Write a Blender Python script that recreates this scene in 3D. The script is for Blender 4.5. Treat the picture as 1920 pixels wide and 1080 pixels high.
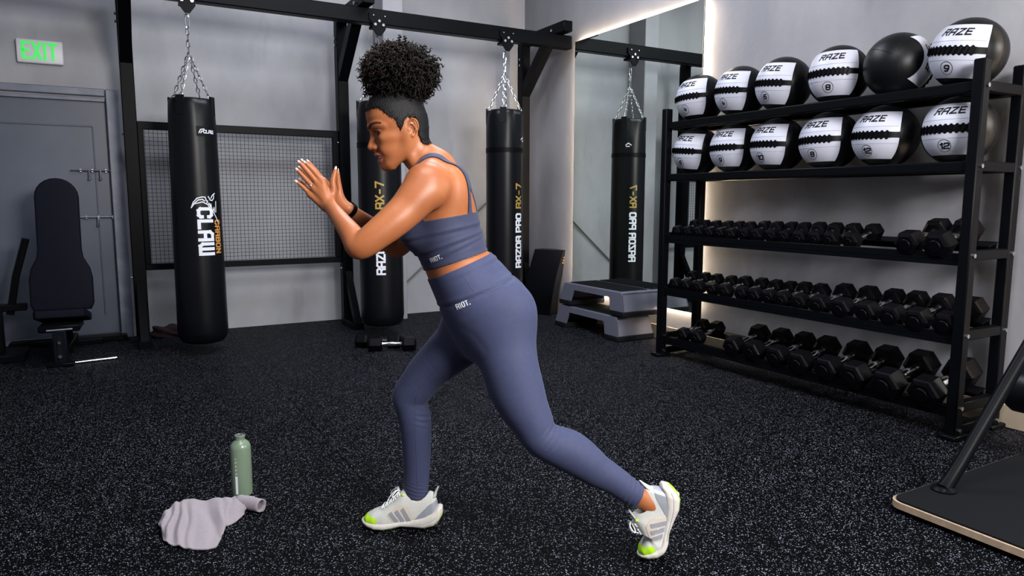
import bpy, bmesh, math, random
import numpy as np
from mathutils import Vector, Matrix, Euler
from mathutils.bvhtree import BVHTree

# ------------------------------------------------------------------ clear
for o in list(bpy.data.objects):
    bpy.data.objects.remove(o, do_unlink=True)
SC = bpy.context.scene
COL = SC.collection
random.seed(7)
rng = np.random.default_rng(11)

# ------------------------------------------------------------------ camera
FPX, PITCH, YAW, ROLL, CAMH = 1325.5, 0.1245, 0.5150, 0.002, 1.2
cam = bpy.data.cameras.new('camera')
cam.sensor_width = 36.0
cam.lens = FPX / 1920 * 36.0
cam.clip_start = 0.05
cam_o = bpy.data.objects.new('camera', cam)
COL.objects.link(cam_o)
_f = Vector((math.sin(YAW) * math.cos(PITCH), math.cos(YAW) * math.cos(PITCH), -math.sin(PITCH)))
_r = Vector((math.cos(YAW), -math.sin(YAW), 0))
_u = _r.cross(_f)
_r2 = math.cos(ROLL) * _r + math.sin(ROLL) * _u
_u2 = math.cos(ROLL) * _u - math.sin(ROLL) * _r
_m = Matrix((( _r2.x, _u2.x, -_f.x, 0), (_r2.y, _u2.y, -_f.y, 0), (_r2.z, _u2.z, -_f.z, CAMH), (0, 0, 0, 1)))
cam_o.matrix_world = _m
SC.camera = cam_o

# ------------------------------------------------------------------ world, lights, exposure
w = bpy.data.worlds.new('world')
SC.world = w
w.use_nodes = True
w.node_tree.nodes['Background'].inputs[0].default_value = (0.55, 0.62, 0.8, 1)
w.node_tree.nodes['Background'].inputs[1].default_value = 0.05
SC.view_settings.view_transform = 'Standard'
SC.view_settings.look = 'None'
SC.view_settings.gamma = 1.0
SC.view_settings.use_curve_mapping = False
SC.view_settings.exposure = 0.0


def area_light(name, loc, target, sx, sy, power, col):
    l = bpy.data.lights.new(name, 'AREA')
    l.shape = 'RECTANGLE'
    l.size, l.size_y = sx, sy
    l.energy = power
    l.color = col
    o = bpy.data.objects.new(name, l)
    COL.objects.link(o)
    o.location = loc
    d = Vector(target) - Vector(loc)
    o.rotation_euler = d.to_track_quat('-Z', 'Y').to_euler()
    return o


# ceiling panels of the gym (above the frame) and the big softbox behind the camera
area_light('ceiling_panel_light', (2.1, 4.4, 3.95), (2.1, 4.4, 0), 2.4, 1.4, 135, (0.87, 0.92, 1.0))
area_light('ceiling_panel_light', (0.9, 1.2, 3.95), (1.0, 1.6, 0), 2.0, 1.2, 110, (0.95, 0.97, 1.0))
area_light('softbox_light', (1.9, -1.5, 2.55), (1.9, 3.4, 1.0), 1.5, 1.0, 300, (1.0, 0.97, 0.94))

# ------------------------------------------------------------------ materials
def _bsdf(name):
    m = bpy.data.materials.new(name)
    m.use_nodes = True
    return m, m.node_tree, m.node_tree.nodes['Principled BSDF']


def mat(name, col, rough=0.5, metal=0.0, spec=0.5, emit=None, estr=0.0, noise=0.0, nscale=40.0, bump=0.0, bscale=200.0, coat=0.0, sheen=0.0):
    m, nt, b = _bsdf(name)
    b.inputs['Base Color'].default_value = (*col, 1)
    b.inputs['Roughness'].default_value = rough
    b.inputs['Metallic'].default_value = metal
    b.inputs['Specular IOR Level'].default_value = spec
    if coat:
        b.inputs['Coat Weight'].default_value = coat
        b.inputs['Coat Roughness'].default_value = 0.15
    if sheen:
        b.inputs['Sheen Weight'].default_value = sheen
        b.inputs['Sheen Roughness'].default_value = 0.4
    if emit:
        b.inputs['Emission Color'].default_value = (*emit, 1)
        b.inputs['Emission Strength'].default_value = estr
    if noise or bump:
        tc = nt.nodes.new('ShaderNodeTexCoord')
    if noise:
        n = nt.nodes.new('ShaderNodeTexNoise')
        n.inputs['Scale'].default_value = nscale
        n.inputs['Detail'].default_value = 5
        nt.links.new(tc.outputs['Object'], n.inputs['Vector'])
        r = nt.nodes.new('ShaderNodeValToRGB')
        r.color_ramp.elements[0].position = 0.3
        r.color_ramp.elements[1].position = 0.7
        r.color_ramp.elements[0].color = (*[c * (1 - noise) for c in col], 1)
        r.color_ramp.elements[1].color = (*[min(1, c * (1 + noise)) for c in col], 1)
        nt.links.new(n.outputs['Fac'], r.inputs['Fac'])
        nt.links.new(r.outputs['Color'], b.inputs['Base Color'])
    if bump:
        n2 = nt.nodes.new('ShaderNodeTexNoise')
        n2.inputs['Scale'].default_value = bscale
        n2.inputs['Detail'].default_value = 3
        nt.links.new(tc.outputs['Object'], n2.inputs['Vector'])
        bp = nt.nodes.new('ShaderNodeBump')
        bp.inputs['Strength'].default_value = bump
        bp.inputs['Distance'].default_value = 0.002
        nt.links.new(n2.outputs['Fac'], bp.inputs['Height'])
        nt.links.new(bp.outputs['Normal'], b.inputs['Normal'])
    return m


def concrete(name, c0, c1, stain):
    m, nt, b = _bsdf(name)
    g = nt.nodes.new('ShaderNodeNewGeometry')
    n = nt.nodes.new('ShaderNodeTexNoise'); n.inputs['Scale'].default_value = 1.3; n.inputs['Detail'].default_value = 7; n.inputs['Roughness'].default_value = 0.55
    mp = nt.nodes.new('ShaderNodeMapping'); mp.inputs['Scale'].default_value = (1, 1, 0.6)
    nt.links.new(g.outputs['Position'], mp.inputs['Vector']); nt.links.new(mp.outputs['Vector'], n.inputs['Vector'])
    r = nt.nodes.new('ShaderNodeValToRGB')
    r.color_ramp.elements[0].position = 0.36; r.color_ramp.elements[0].color = (*c0, 1)
    r.color_ramp.elements[1].position = 0.62; r.color_ramp.elements[1].color = (*c1, 1)
    nt.links.new(n.outputs['Fac'], r.inputs['Fac'])
    n2 = nt.nodes.new('ShaderNodeTexNoise'); n2.inputs['Scale'].default_value = 3.1; n2.inputs['Detail'].default_value = 4
    mp2 = nt.nodes.new('ShaderNodeMapping'); mp2.inputs['Scale'].default_value = (1.4, 1.4, 0.45); mp2.inputs['Location'].default_value = (3, 5, 1)
    nt.links.new(g.outputs['Position'], mp2.inputs['Vector']); nt.links.new(mp2.outputs['Vector'], n2.inputs['Vector'])
    r2 = nt.nodes.new('ShaderNodeValToRGB')
    r2.color_ramp.elements[0].position = 0.62; r2.color_ramp.elements[0].color = (0, 0, 0, 1)
    r2.color_ramp.elements[1].position = 0.8; r2.color_ramp.elements[1].color = (0.55, 0.55, 0.55, 1)
    nt.links.new(n2.outputs['Fac'], r2.inputs['Fac'])
    mx = nt.nodes.new('ShaderNodeMix'); mx.data_type = 'RGBA'
    nt.links.new(r2.outputs['Color'], mx.inputs['Factor'])
    nt.links.new(r.outputs['Color'], mx.inputs['A']); mx.inputs['B'].default_value = (*stain, 1)
    nt.links.new(mx.outputs['Result'], b.inputs['Base Color'])
    b.inputs['Roughness'].default_value = 0.62
    n3 = nt.nodes.new('ShaderNodeTexNoise'); n3.inputs['Scale'].default_value = 18; n3.inputs['Detail'].default_value = 8
    nt.links.new(g.outputs['Position'], n3.inputs['Vector'])
    bp = nt.nodes.new('ShaderNodeBump'); bp.inputs['Strength'].default_value = 0.18; bp.inputs['Distance'].default_value = 0.01
    nt.links.new(n3.outputs['Fac'], bp.inputs['Height']); nt.links.new(bp.outputs['Normal'], b.inputs['Normal'])
    return m


def rubber_floor():
    m, nt, b = _bsdf('speckled_rubber')
    g = nt.nodes.new('ShaderNodeNewGeometry')
    nz = nt.nodes.new('ShaderNodeTexNoise'); nz.inputs['Scale'].default_value = 90; nz.inputs['Detail'].default_value = 2
    nt.links.new(g.outputs['Position'], nz.inputs['Vector'])
    vm = nt.nodes.new('ShaderNodeVectorMath'); vm.operation = 'SCALE'; vm.inputs['Scale'].default_value = 0.008
    nt.links.new(nz.outputs['Color'], vm.inputs[0])
    va = nt.nodes.new('ShaderNodeVectorMath'); va.operation = 'ADD'
    nt.links.new(g.outputs['Position'], va.inputs[0]); nt.links.new(vm.outputs[0], va.inputs[1])
    acc = None
    for k, (sc, thr, rad, off) in enumerate(((165, 0.87, 0.35, 0.0), (300, 0.90, 0.36, 3.7))):
        mp = nt.nodes.new('ShaderNodeMapping'); mp.inputs['Location'].default_value = (off, off, 0)
        nt.links.new(va.outputs[0], mp.inputs['Vector'])
        v = nt.nodes.new('ShaderNodeTexVoronoi'); v.voronoi_dimensions = '2D'; v.inputs['Scale'].default_value = sc
        nt.links.new(mp.outputs['Vector'], v.inputs['Vector'])
        sp = nt.nodes.new('ShaderNodeSeparateColor'); nt.links.new(v.outputs['Color'], sp.inputs['Color'])
        a = nt.nodes.new('ShaderNodeMath'); a.operation = 'GREATER_THAN'; a.inputs[1].default_value = thr
        nt.links.new(sp.outputs['Red'], a.inputs[0])
        d = nt.nodes.new('ShaderNodeMath'); d.operation = 'LESS_THAN'; d.inputs[1].default_value = rad
        nt.links.new(v.outputs['Distance'], d.inputs[0])
        mu = nt.nodes.new('ShaderNodeMath'); mu.operation = 'MULTIPLY'
        nt.links.new(a.outputs[0], mu.inputs[0]); nt.links.new(d.outputs[0], mu.inputs[1])
        m2 = nt.nodes.new('ShaderNodeMath'); m2.operation = 'MULTIPLY'
        nt.links.new(mu.outputs[0], m2.inputs[0]); nt.links.new(sp.outputs['Green'], m2.inputs[1])
        if acc is None:
            acc = m2
        else:
            ad = nt.nodes.new('ShaderNodeMath'); ad.operation = 'MAXIMUM'
            nt.links.new(acc.outputs[0], ad.inputs[0]); nt.links.new(m2.outputs[0], ad.inputs[1]); acc = ad
    mx = nt.nodes.new('ShaderNodeMix'); mx.data_type = 'RGBA'
    nt.links.new(acc.outputs[0], mx.inputs['Factor'])
    mx.inputs['A'].default_value = (0.0010, 0.0011, 0.0017, 1); mx.inputs['B'].default_value = (0.25, 0.265, 0.34, 1)
    nt.links.new(mx.outputs['Result'], b.inputs['Base Color'])
    b.inputs['Roughness'].default_value = 0.6
    b.inputs['Specular IOR Level'].default_value = 0.035
    n3 = nt.nodes.new('ShaderNodeTexNoise'); n3.inputs['Scale'].default_value = 160; n3.inputs['Detail'].default_value = 3
    nt.links.new(g.outputs['Position'], n3.inputs['Vector'])
    bp = nt.nodes.new('ShaderNodeBump'); bp.inputs['Strength'].default_value = 0.35; bp.inputs['Distance'].default_value = 0.003
    nt.links.new(n3.outputs['Fac'], bp.inputs['Height']); nt.links.new(bp.outputs['Normal'], b.inputs['Normal'])
    return m


M = {}
M['wall'] = concrete('painted_concrete', (0.235, 0.24, 0.272), (0.335, 0.337, 0.366), (0.16, 0.16, 0.155))
M['wall_r'] = concrete('plaster_concrete', (0.205, 0.206, 0.232), (0.29, 0.287, 0.31), (0.15, 0.145, 0.14))
M['ceiling'] = mat('ceiling_paint', (0.3, 0.31, 0.34), 0.8, noise=0.1, nscale=2)
M['floor'] = rubber_floor()
M['base'] = mat('baseboard_vinyl', (0.33, 0.27, 0.20), 0.5, noise=0.08, nscale=8)
M['steel'] = mat('black_powder_coat', (0.0020, 0.0023, 0.0035), 0.42, spec=0.07, bump=0.05, bscale=600)
M['bolt'] = mat('zinc_bolt', (0.62, 0.64, 0.7), 0.25, metal=1.0)
M['chrome'] = mat('chrome', (0.78, 0.79, 0.82), 0.14, metal=1.0)
M['chain'] = mat('chain_steel', (0.62, 0.63, 0.66), 0.28, metal=1.0)
M['vinyl'] = mat('black_vinyl', (0.003, 0.0033, 0.005), 0.34, spec=0.2, bump=0.12, bscale=350)
M['rubber'] = mat('black_rubber', (0.0019, 0.0019, 0.003), 0.42, spec=0.08, bump=0.1, bscale=500)
M['ballblack'] = mat('ball_black_leather', (0.003, 0.0033, 0.0045), 0.4, spec=0.2, bump=0.15, bscale=260)
M['ballwhite'] = mat('ball_white_leather', (0.45, 0.46, 0.55), 0.42, spec=0.45, bump=0.1, bscale=260)
M['print_black'] = mat('black_print', (0.004, 0.004, 0.005), 0.6, spec=0.15)
M['ballstitch'] = mat('ball_stitching', (0.30, 0.30, 0.36), 0.6)
M['print_white'] = mat('white_print', (0.72, 0.74, 0.82), 0.45)
M['print_orange'] = mat('orange_print', (0.55, 0.25, 0.05), 0.5)
M['print_gold'] = mat('gold_print', (0.36, 0.23, 0.04), 0.45)
M['print_grey'] = mat('grey_print', (0.03, 0.03, 0.035), 0.6)
M['door'] = mat('door_paint', (0.075, 0.088, 0.122), 0.38, noise=0.12, nscale=2.5)
M['doorframe'] = mat('door_frame_paint', (0.15, 0.165, 0.215), 0.4, noise=0.25, nscale=9)
M['bench_pad'] = mat('bench_vinyl', (0.005, 0.006, 0.011), 0.55, spec=0.06, bump=0.2, bscale=300)
M['signplate'] = mat('sign_plate', (0.62, 0.62, 0.66), 0.4)
M['exitgreen'] = mat('exit_green', (0.05, 0.5, 0.1), 0.4, emit=(0.02, 0.62, 0.06), estr=0.75)
M['led'] = mat('led_strip', (1, 0.9, 0.75), 0.4, emit=(1.0, 0.80, 0.56), estr=200.0)
M['mirror'] = mat('mirror_silver', (0.84, 0.91, 0.86), 0.012, metal=1.0)
M['stepgrey'] = mat('step_grey_plastic', (0.088, 0.092, 0.128), 0.5, bump=0.1, bscale=300)
M['stepblack'] = mat('step_black_mat', (0.008, 0.0085, 0.010), 0.7, spec=0.04, bump=0.3, bscale=250)
M['ply'] = mat('plywood_edge', (0.36, 0.27, 0.19), 0.6, noise=0.15, nscale=30)
M['redcloth'] = mat('dark_red_cloth', (0.014, 0.0015, 0.003), 0.9)
M['wire'] = mat('mesh_wire', (0.012, 0.013, 0.018), 0.5, spec=0.2)
M['bottle'] = mat('sage_enamel', (0.155, 0.215, 0.15), 0.33, coat=0.3)
M['towel'] = mat('lilac_terry', (0.275, 0.24, 0.275), 0.95, noise=0.06, nscale=120, bump=0.9, bscale=700, sheen=0.3)


# ------------------------------------------------------------------ mesh helpers
def BM():
    return bmesh.new()


def add_box(bm, c, s, rot=None, bevel=0.0, seg=1):
    g = bmesh.ops.create_cube(bm, size=1.0)
    vs = g['verts']
    bmesh.ops.scale(bm, vec=s, verts=vs)
    if bevel:
        es = list({e for v in vs for e in v.link_edges})
        r = bmesh.ops.bevel(bm, geom=es, offset=bevel, segments=seg, affect='EDGES', profile=0.5)
        vs = [v for v in r['verts']] + [v for v in vs if v.is_valid]
        vs = list(set(vs))
    if rot is not None:
        bmesh.ops.rotate(bm, cent=(0, 0, 0), matrix=rot.to_matrix() if hasattr(rot, 'to_matrix') else rot, verts=vs)
    bmesh.ops.translate(bm, vec=c, verts=vs)
    return vs


def ring_frame(d, up=None):
    d = Vector(d).normalized()
    a = Vector(up) if up is not None else (Vector((0, 0, 1)) if abs(d.z) < 0.9 else Vector((1, 0, 0)))
    s = d.cross(a).normalized()
    return s, s.cross(d).normalized()


def add_tube(bm, pts, r, seg=10, closed=False, cap=True):
    pts = [Vector(p) for p in pts]
    n = len(pts)
    rs = r if isinstance(r, (list, tuple)) else [r] * n
    rings = []
    s = None
    for i, p in enumerate(pts):
        a = pts[i - 1] if (i > 0 or closed) else p
        b = pts[(i + 1) % n] if (i < n - 1 or closed) else p
        d = (b - a).normalized()
        if s is None:
            s, t = ring_frame(d)
        else:
            s = (s - d * s.dot(d)).normalized()
            t = s.cross(d).normalized()
        t = d.cross(s).normalized()
        rings.append([bm.verts.new(p + (s * math.cos(2 * math.pi * k / seg) + t * math.sin(2 * math.pi * k / seg)) * rs[i]) for k in range(seg)])
    m = n if closed else n - 1
    for i in range(m):
        A, B = rings[i], rings[(i + 1) % n]
        for k in range(seg):
            bm.faces.new((A[k], A[(k + 1) % seg], B[(k + 1) % seg], B[k]))
    if cap and not closed:
        bm.faces.new(list(reversed(rings[0])))
        bm.faces.new(rings[-1])


def add_lathe(bm, prof, seg=32, c=(0, 0, 0), axis='Z', fold=None):
    rings = []
    for i, (r, z) in enumerate(prof):
        ring = []
        for k in range(seg):
            a = 2 * math.pi * k / seg
            rr = r if fold is None else fold(r, z, a)
            if axis == 'Z':
                p = (c[0] + rr * math.cos(a), c[1] + rr * math.sin(a), c[2] + z)
            elif axis == 'X':
                p = (c[0] + z, c[1] + rr * math.cos(a), c[2] + rr * math.sin(a))
            else:
                p = (c[0] + rr * math.sin(a), c[1] + z, c[2] + rr * math.cos(a))
            ring.append(bm.verts.new(p))
        rings.append(ring)
    for i in range(len(rings) - 1):
        for k in range(seg):
            bm.faces.new((rings[i][k], rings[i][(k + 1) % seg], rings[i + 1][(k + 1) % seg], rings[i + 1][k]))
    bm.faces.new(list(reversed(rings[0])))
    bm.faces.new(rings[-1])


def add_prism(bm, poly, d0, d1, f):
    """poly of 2D points extruded from depth d0 to d1; f(x,y,d)->3D"""
    a = [bm.verts.new(f(x, y, d0)) for x, y in poly]
    b = [bm.verts.new(f(x, y, d1)) for x, y in poly]
    n = len(poly)
    for i in range(n):
        bm.faces.new((a[i], a[(i + 1) % n], b[(i + 1) % n], b[i]))
    bm.faces.new(list(reversed(a)))
    bm.faces.new(b)


def finish(name, bm, m, parent=None, smooth=True, origin=None, angle=40):
    bmesh.ops.recalc_face_normals(bm, faces=bm.faces)
    if origin is not None:
        bmesh.ops.translate(bm, vec=-Vector(origin), verts=bm.verts)
    me = bpy.data.meshes.new(name)
    bm.to_mesh(me)
    bm.free()
    me.materials.append(m)
    o = bpy.data.objects.new(name, me)
    COL.objects.link(o)
    if parent is not None:
        o.parent = parent
    elif origin is not None:
        o.location = origin
    if smooth:
        me.polygons.foreach_set('use_smooth', [True] * len(me.polygons))
        me.set_sharp_from_angle(angle=math.radians(angle))
    return o


def part(name, bm, m, parent, smooth=True, world=True, angle=40):
    """mesh built in world space, made local to an unrotated parent at parent['_w'] (or already local)"""
    org = None
    if world:
        org = Vector(ORG[parent.name])
    return finish(name, bm, m, parent, smooth, origin=org, angle=angle)


ORG = {}


def thing(name, label, cat, loc=(0, 0, 0), rotz=0.0, group=None):
    o = bpy.data.objects.new(name, None)
    o.empty_display_size = 0.05
    COL.objects.link(o)
    o.location = loc
    o.rotation_euler = (0, 0, rotz)
    o['label'] = label
    o['category'] = cat
    if group:
        o['group'] = group
    ORG[o.name] = tuple(loc)
    return o


def tag(o, label, cat, group=None):
    o['label'] = label
    o['category'] = cat
    if group:
        o['group'] = group
    return o


def struct(name, bm, m, smooth=False, label=None):
    o = finish(name, bm, m, None, smooth)
    o['kind'] = 'structure'
    if label:
        o['label'] = label
    ORG[o.name] = (0, 0, 0)
    return o


def dup(root, loc, rotz=None, scale=None, label=None, group=None):
    r = root.copy(); COL.objects.link(r); r.location = loc
    if rotz is not None:
        r.rotation_euler = (0, 0, rotz)
    if scale is not None:
        r.scale = scale
    if label:
        r['label'] = label
    if group:
        r['group'] = group
    for ch in list(root.children):
        c = ch.copy(); COL.objects.link(c); c.parent = r
        for g in list(ch.children):
            d = g.copy(); COL.objects.link(d); d.parent = c
    return r


# ------------------------------------------------------------------ stroke lettering
c_ = 0.18
GL = {
    'A': [[(0, 0), (0, .8), (.2, 1), (.7, 1), (.7, 0)], [(0, .42), (.7, .42)]],
    'a': [[(0, 0), (.35, 1), (.7, 0)], [(.15, .32), (.55, .32)]],
    'B': [[(0, 0), (0, 1), (.55, 1), (.7, .85), (.7, .65), (.55, .52), (.7, .4), (.7, .15), (.55, 0), (0, 0)], [(0, .52), (.55, .52)]],
    'C': [[(.7, .75), (.7, .85), (.55, 1), (.15, 1), (0, .85), (0, .15), (.15, 0), (.55, 0), (.7, .15), (.7, .25)]],
    'E': [[(.65, 1), (0, 1), (0, 0), (.65, 0)], [(0, .5), (.55, .5)]],
    'I': [[(.1, 0), (.1, 1)]],
    'L': [[(0, 1), (0, 0), (.6, 0)]],
    'N': [[(0, 0), (0, 1), (.7, 0), (.7, 1)]],
    'O': [[(.15, 0), (0, .15), (0, .85), (.15, 1), (.55, 1), (.7, .85), (.7, .15), (.55, 0), (.15, 0)]],
    'P': [[(0, 0), (0, 1), (.55, 1), (.7, .85), (.7, .58), (.55, .45), (0, .45)]],
    'R': [[(0, 0), (0, 1), (.55, 1), (.7, .88), (.7, .6), (.55, .48), (0, .48)], [(.4, .48), (.7, .3), (.7, 0)]],
    'r': [[(.02, 0), (.02, .1)], [(0, .62), (.0, 1), (.7, 1), (.7, .52), (.1, .52), (.02, .0)], [(.42, .5), (.72, 0)]],
    'T': [[(0, 1), (.7, 1)], [(.35, 1), (.35, 0)]],
    'W': [[(0, 1), (0, .2), (.18, 0), (.9, 0), (.9, 1)], [(.45, 0), (.45, 1)]],
    'X': [[(0, 0), (.7, 1)], [(0, 1), (.7, 0)]],
    'Z': [[(0, 1), (.7, 1), (0, 0), (.7, 0)]],
    '-': [[(.1, .45), (.5, .45)]],
    '.': [[(0, 0), (.06, .0)]],
    '0': [[(.15, 0), (0, .15), (0, .85), (.15, 1), (.55, 1), (.7, .85), (.7, .15), (.55, 0), (.15, 0)]],
    '1': [[(0, .75), (.25, 1), (.25, 0)]],
    '2': [[(0, .82), (.15, 1), (.55, 1), (.7, .85), (.7, .6), (.55, .5), (.15, .42), (0, .28), (0, 0), (.72, 0)]],
    '4': [[(.12, 1), (0, .45), (0, .35), (.7, .35)], [(.55, .75), (.45, 0)]],
    '6': [[(.65, 1), (.2, .95), (0, .6), (0, .15), (.15, 0), (.55, 0), (.7, .15), (.7, .4), (.55, .55), (.1, .55)]],
    '7': [[(0, 1), (.7, 1), (.3, 0)]],
    '8': [[(.15, .52), (0, .65), (0, .88), (.15, 1), (.55, 1), (.7, .88), (.7, .65), (.55, .52), (.15, .52), (0, .38), (0, .13), (.15, 0), (.55, 0), (.7, .13), (.7, .38), (.55, .52)]],
    '9': [[(.05, 0), (.5, .05), (.7, .4), (.7, .85), (.55, 1), (.15, 1), (0, .85), (0, .6), (.15, .45), (.6, .45)]],
}
GW = {'I': .2, 'L': .6, 'W': .9, '.': .1, '1': .3, '-': .6}


def text_strokes(txt, h, gap=.25, shear=0.0, wide=1.0):
    out = []
    x = 0.0
    for ch in txt:
        if ch == ' ':
            x += .45
            continue
        for pl in GL[ch]:
            out.append([((x + px * wide + shear * py) * h, py * h) for px, py in pl])
        x += GW.get(ch, .7) * wide + gap
    return out, (x - gap) * h


def add_strokes(bm, lines, th, f, step=0.02, thy=None):
    """thick polylines drawn on any surface f(x,y)->3D"""
    for pl in lines:
        for (x0, y0), (x1, y1) in zip(pl[:-1], pl[1:]):
            L = math.hypot(x1 - x0, y1 - y0)
            if L < 1e-6:
                continue
            ux, uy = (x1 - x0) / L, (y1 - y0) / L
            x0a, y0a = x0 - ux * th * .5, y0 - uy * th * .5
            L2 = L + th
            n = max(1, int(math.ceil(L2 / step)))
            prev = None
            for i in range(n + 1):
                t = L2 * i / n
                px, py = x0a + ux * t, y0a + uy * t
                a = bm.verts.new(f(px - uy * th * .5, py + ux * th * .5))
                b = bm.verts.new(f(px + uy * th * .5, py - ux * th * .5))
                if prev:
                    bm.faces.new((prev[0], prev[1], b, a))
                prev = (a, b)
# ================================================================== ROOM
XR, YB, XL, YF, ZC = 4.10, 6.97, -2.3, -3.2, 4.1

bm = BM(); add_box(bm, ((XR + XL) / 2, (YB + YF) / 2, -0.06), (XR - XL, YB - YF, 0.09))
floor = struct('floor', bm, mat('floor_screed', (0.004, 0.004, 0.004), 0.9), label='black rubber tiled gym floor')
# rubber tiles, each a slab of its own with a chamfered edge
TS = 1.06
x0, y0 = XL, YF
nx, ny = int(math.ceil((XR - XL) / TS)), int(math.ceil((YB - YF) / TS))
tile_me = None
for i in range(nx):
    for j in range(ny):
        ax, bx_ = x0 + i * TS, min(x0 + (i + 1) * TS, XR)
        ay, by_ = y0 + j * TS, min(y0 + (j + 1) * TS, YB)
        full = bx_ - ax > TS - 1e-4 and by_ - ay > TS - 1e-4
        cx, cy = (ax + bx_) / 2, (ay + by_) / 2
        if full and tile_me is not None:
            o = bpy.data.objects.new('rubber_tile', tile_me); COL.objects.link(o); o.parent = floor
        else:
            bm = BM(); add_box(bm, (0, 0, -0.0075), (bx_ - ax - 0.0012, by_ - ay - 0.0012, 0.015), bevel=0.0012)
            o = finish('rubber_tile', bm, M['floor'], floor, smooth=False)
            if full:
                tile_me = o.data
        o.location = (cx, cy, 0.0)

# door opening in the back wall
DX0, DX1, DZ = -0.93, 0.045, 2.03
bm = BM()
T = 0.2
add_box(bm, ((XL + DX0) / 2, YB + T / 2, ZC / 2), (DX0 - XL, T, ZC))
add_box(bm, ((DX1 + XR) / 2, YB + T / 2, ZC / 2), (XR - DX1, T, ZC))
add_box(bm, ((DX0 + DX1) / 2, YB + T / 2, (DZ + ZC) / 2), (DX1 - DX0, T, ZC - DZ))
wall_back = struct('wall_back', bm, M['wall'], label='grey concrete back wall')
bm = BM(); add_box(bm, (2.462, YB - 0.15, ZC / 2), (0.2, 0.3, ZC), bevel=0.004)
struct('trim_1', bm, M['wall'], label='grey concrete pilaster standing out from the back wall')
bm = BM(); add_box(bm, (XR + 0.1, (YB + YF) / 2 + .1, ZC / 2), (0.2, YB - YF + .2, ZC))
struct('wall_right', bm, M['wall_r'], label='pale plaster wall behind the weight rack')
bm = BM(); add_box(bm, (XL - 0.1, (YB + YF) / 2, ZC / 2), (0.2, YB - YF + .4, ZC))
struct('wall_left', bm, M['wall'])
bm = BM(); add_box(bm, ((XR + XL) / 2, YF - 0.1, ZC / 2), (XR - XL, 0.2, ZC))
struct('wall_front', bm, M['wall'])
bm = BM(); add_box(bm, ((XR + XL) / 2, (YB + YF) / 2, ZC + 0.05), (XR - XL + .4, YB - YF + .4, 0.1))
struct('ceiling', bm, M['ceiling'])
bm = BM(); add_box(bm, (XR - 0.006, (YB + YF) / 2, 0.062), (0.012, YB - YF - .02, 0.124), bevel=0.003)
struct('baseboard_right', bm, M['base'], label='tan vinyl baseboard along the right wall')

# door with frame, sliding bolts and threshold
door = thing('door_1', 'grey-blue steel exit door with two sliding bolts', 'door', (-0.44, YB, 0))
del door['category']; door['kind'] = 'structure'
bm = BM(); add_box(bm, ((DX0 + DX1) / 2, YB + 0.05, 1.03), (DX1 - DX0 - 0.012, 0.045, 1.98), bevel=0.004)
part('door_leaf', bm, M['door'], door)
for a, b, z0, z1 in ((DX1 - 0.02, DX1 + 0.075, 0, DZ + 0.075), (DX0 - 0.075, DX0 + 0.02, 0, DZ + 0.075)):
    bm = BM(); add_box(bm, ((a + b) / 2, YB - 0.02, (z0 + z1) / 2), (b - a, 0.05, z1 - z0), bevel=0.006)
    part('frame_jamb', bm, M['doorframe'], door)
bm = BM(); add_box(bm, ((DX0 + DX1) / 2, YB - 0.02, DZ + 0.045), (DX1 - DX0 - 0.05, 0.05, 0.06), bevel=0.006)
part('frame_head', bm, M['doorframe'], door)
bm = BM(); add_box(bm, ((DX0 + DX1) / 2, YB + 0.012, DZ - 0.012), (DX1 - DX0 - 0.05, 0.03, 0.03), bevel=0.004)
part('frame_stop', bm, M['doorframe'], door)
# glazing-like panel seam of the leaf
bm = BM(); add_box(bm, (-0.5, YB + 0.024, 1.80), (0.82, 0.010, 0.012), bevel=0.003); add_box(bm, (-0.085, YB + 0.024, 1.0), (0.010, 0.010, 1.6), bevel=0.003)
part('panel_seam', bm, M['door'], door)
for bx0, bx1, bz, drop in ((-0.262, 0.02, 1.435, (-.13, -.05)), (-0.25, 0.05, 1.045, (-.09,))):
    bm = BM(); add_tube(bm, [(bx0, YB + 0.0, bz), (bx1 + .01, YB + 0.0, bz)], 0.0075, 8)
    for k in (0.25, 0.55, 0.9):
        add_box(bm, (bx0 + (bx1 - bx0) * k, YB + 0.012, bz), (0.02, 0.026, 0.03), bevel=0.003)
    b = part('slide_bolt', bm, M['bolt'], door)
    for dx in drop:
        bm = BM(); add_tube(bm, [(dx, YB - 0.006, bz), (dx, YB - 0.016, bz - .03), (dx, YB - 0.012, bz - .062)], 0.006, 7)
        add_lathe(bm, [(0.002, -.012), (.011, -.006), (.012, .004), (.004, .012)], 10, (dx, YB - 0.012, bz - 0.07))
        finish('bolt_knob', bm, M['bolt'], b, origin=Vector(ORG[door.name]))
bm = BM(); add_box(bm, (-0.19, YB - 0.09, 0.022), (0.52, 0.16, 0.044), bevel=0.008)
add_box(bm, (-0.62, YB - 0.09, 0.022), (0.3, 0.15, 0.044), bevel=0.008)
part('threshold_ramp', bm, M['rubber'], door)

# exit sign
ex = thing('exit_sign', 'white wall plate with glowing green EXIT letters above the door', 'sign', (-0.41, YB - 0.02, 2.36))
bm = BM(); add_box(bm, (-0.41, YB - 0.022, 2.363), (0.315, 0.04, 0.185), bevel=0.012, seg=3)
part('plate', bm, M['signplate'], ex)
bm = BM(); add_box(bm, (-0.41, YB - 0.006, 2.363), (0.30, 0.012, 0.17), bevel=0.003)
part('back_box', bm, M['print_grey'], ex)
ln, wd = text_strokes('EXIT', 0.118, gap=.20, wide=.56)
bm = BM()
for k, l_ in enumerate(ln):
    for j in range(len(l_) - 1):
        add_strokes(bm, [l_[j:j + 2]], 0.021, lambda x, y: (-0.41 - wd / 2 - .002 + x, YB - 0.0432 - .0003 * (k + j), 2.308 + y))
part('letters', bm, M['exitgreen'], ex, smooth=False)['label'] = 'glowing green letters EXIT'

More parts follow.
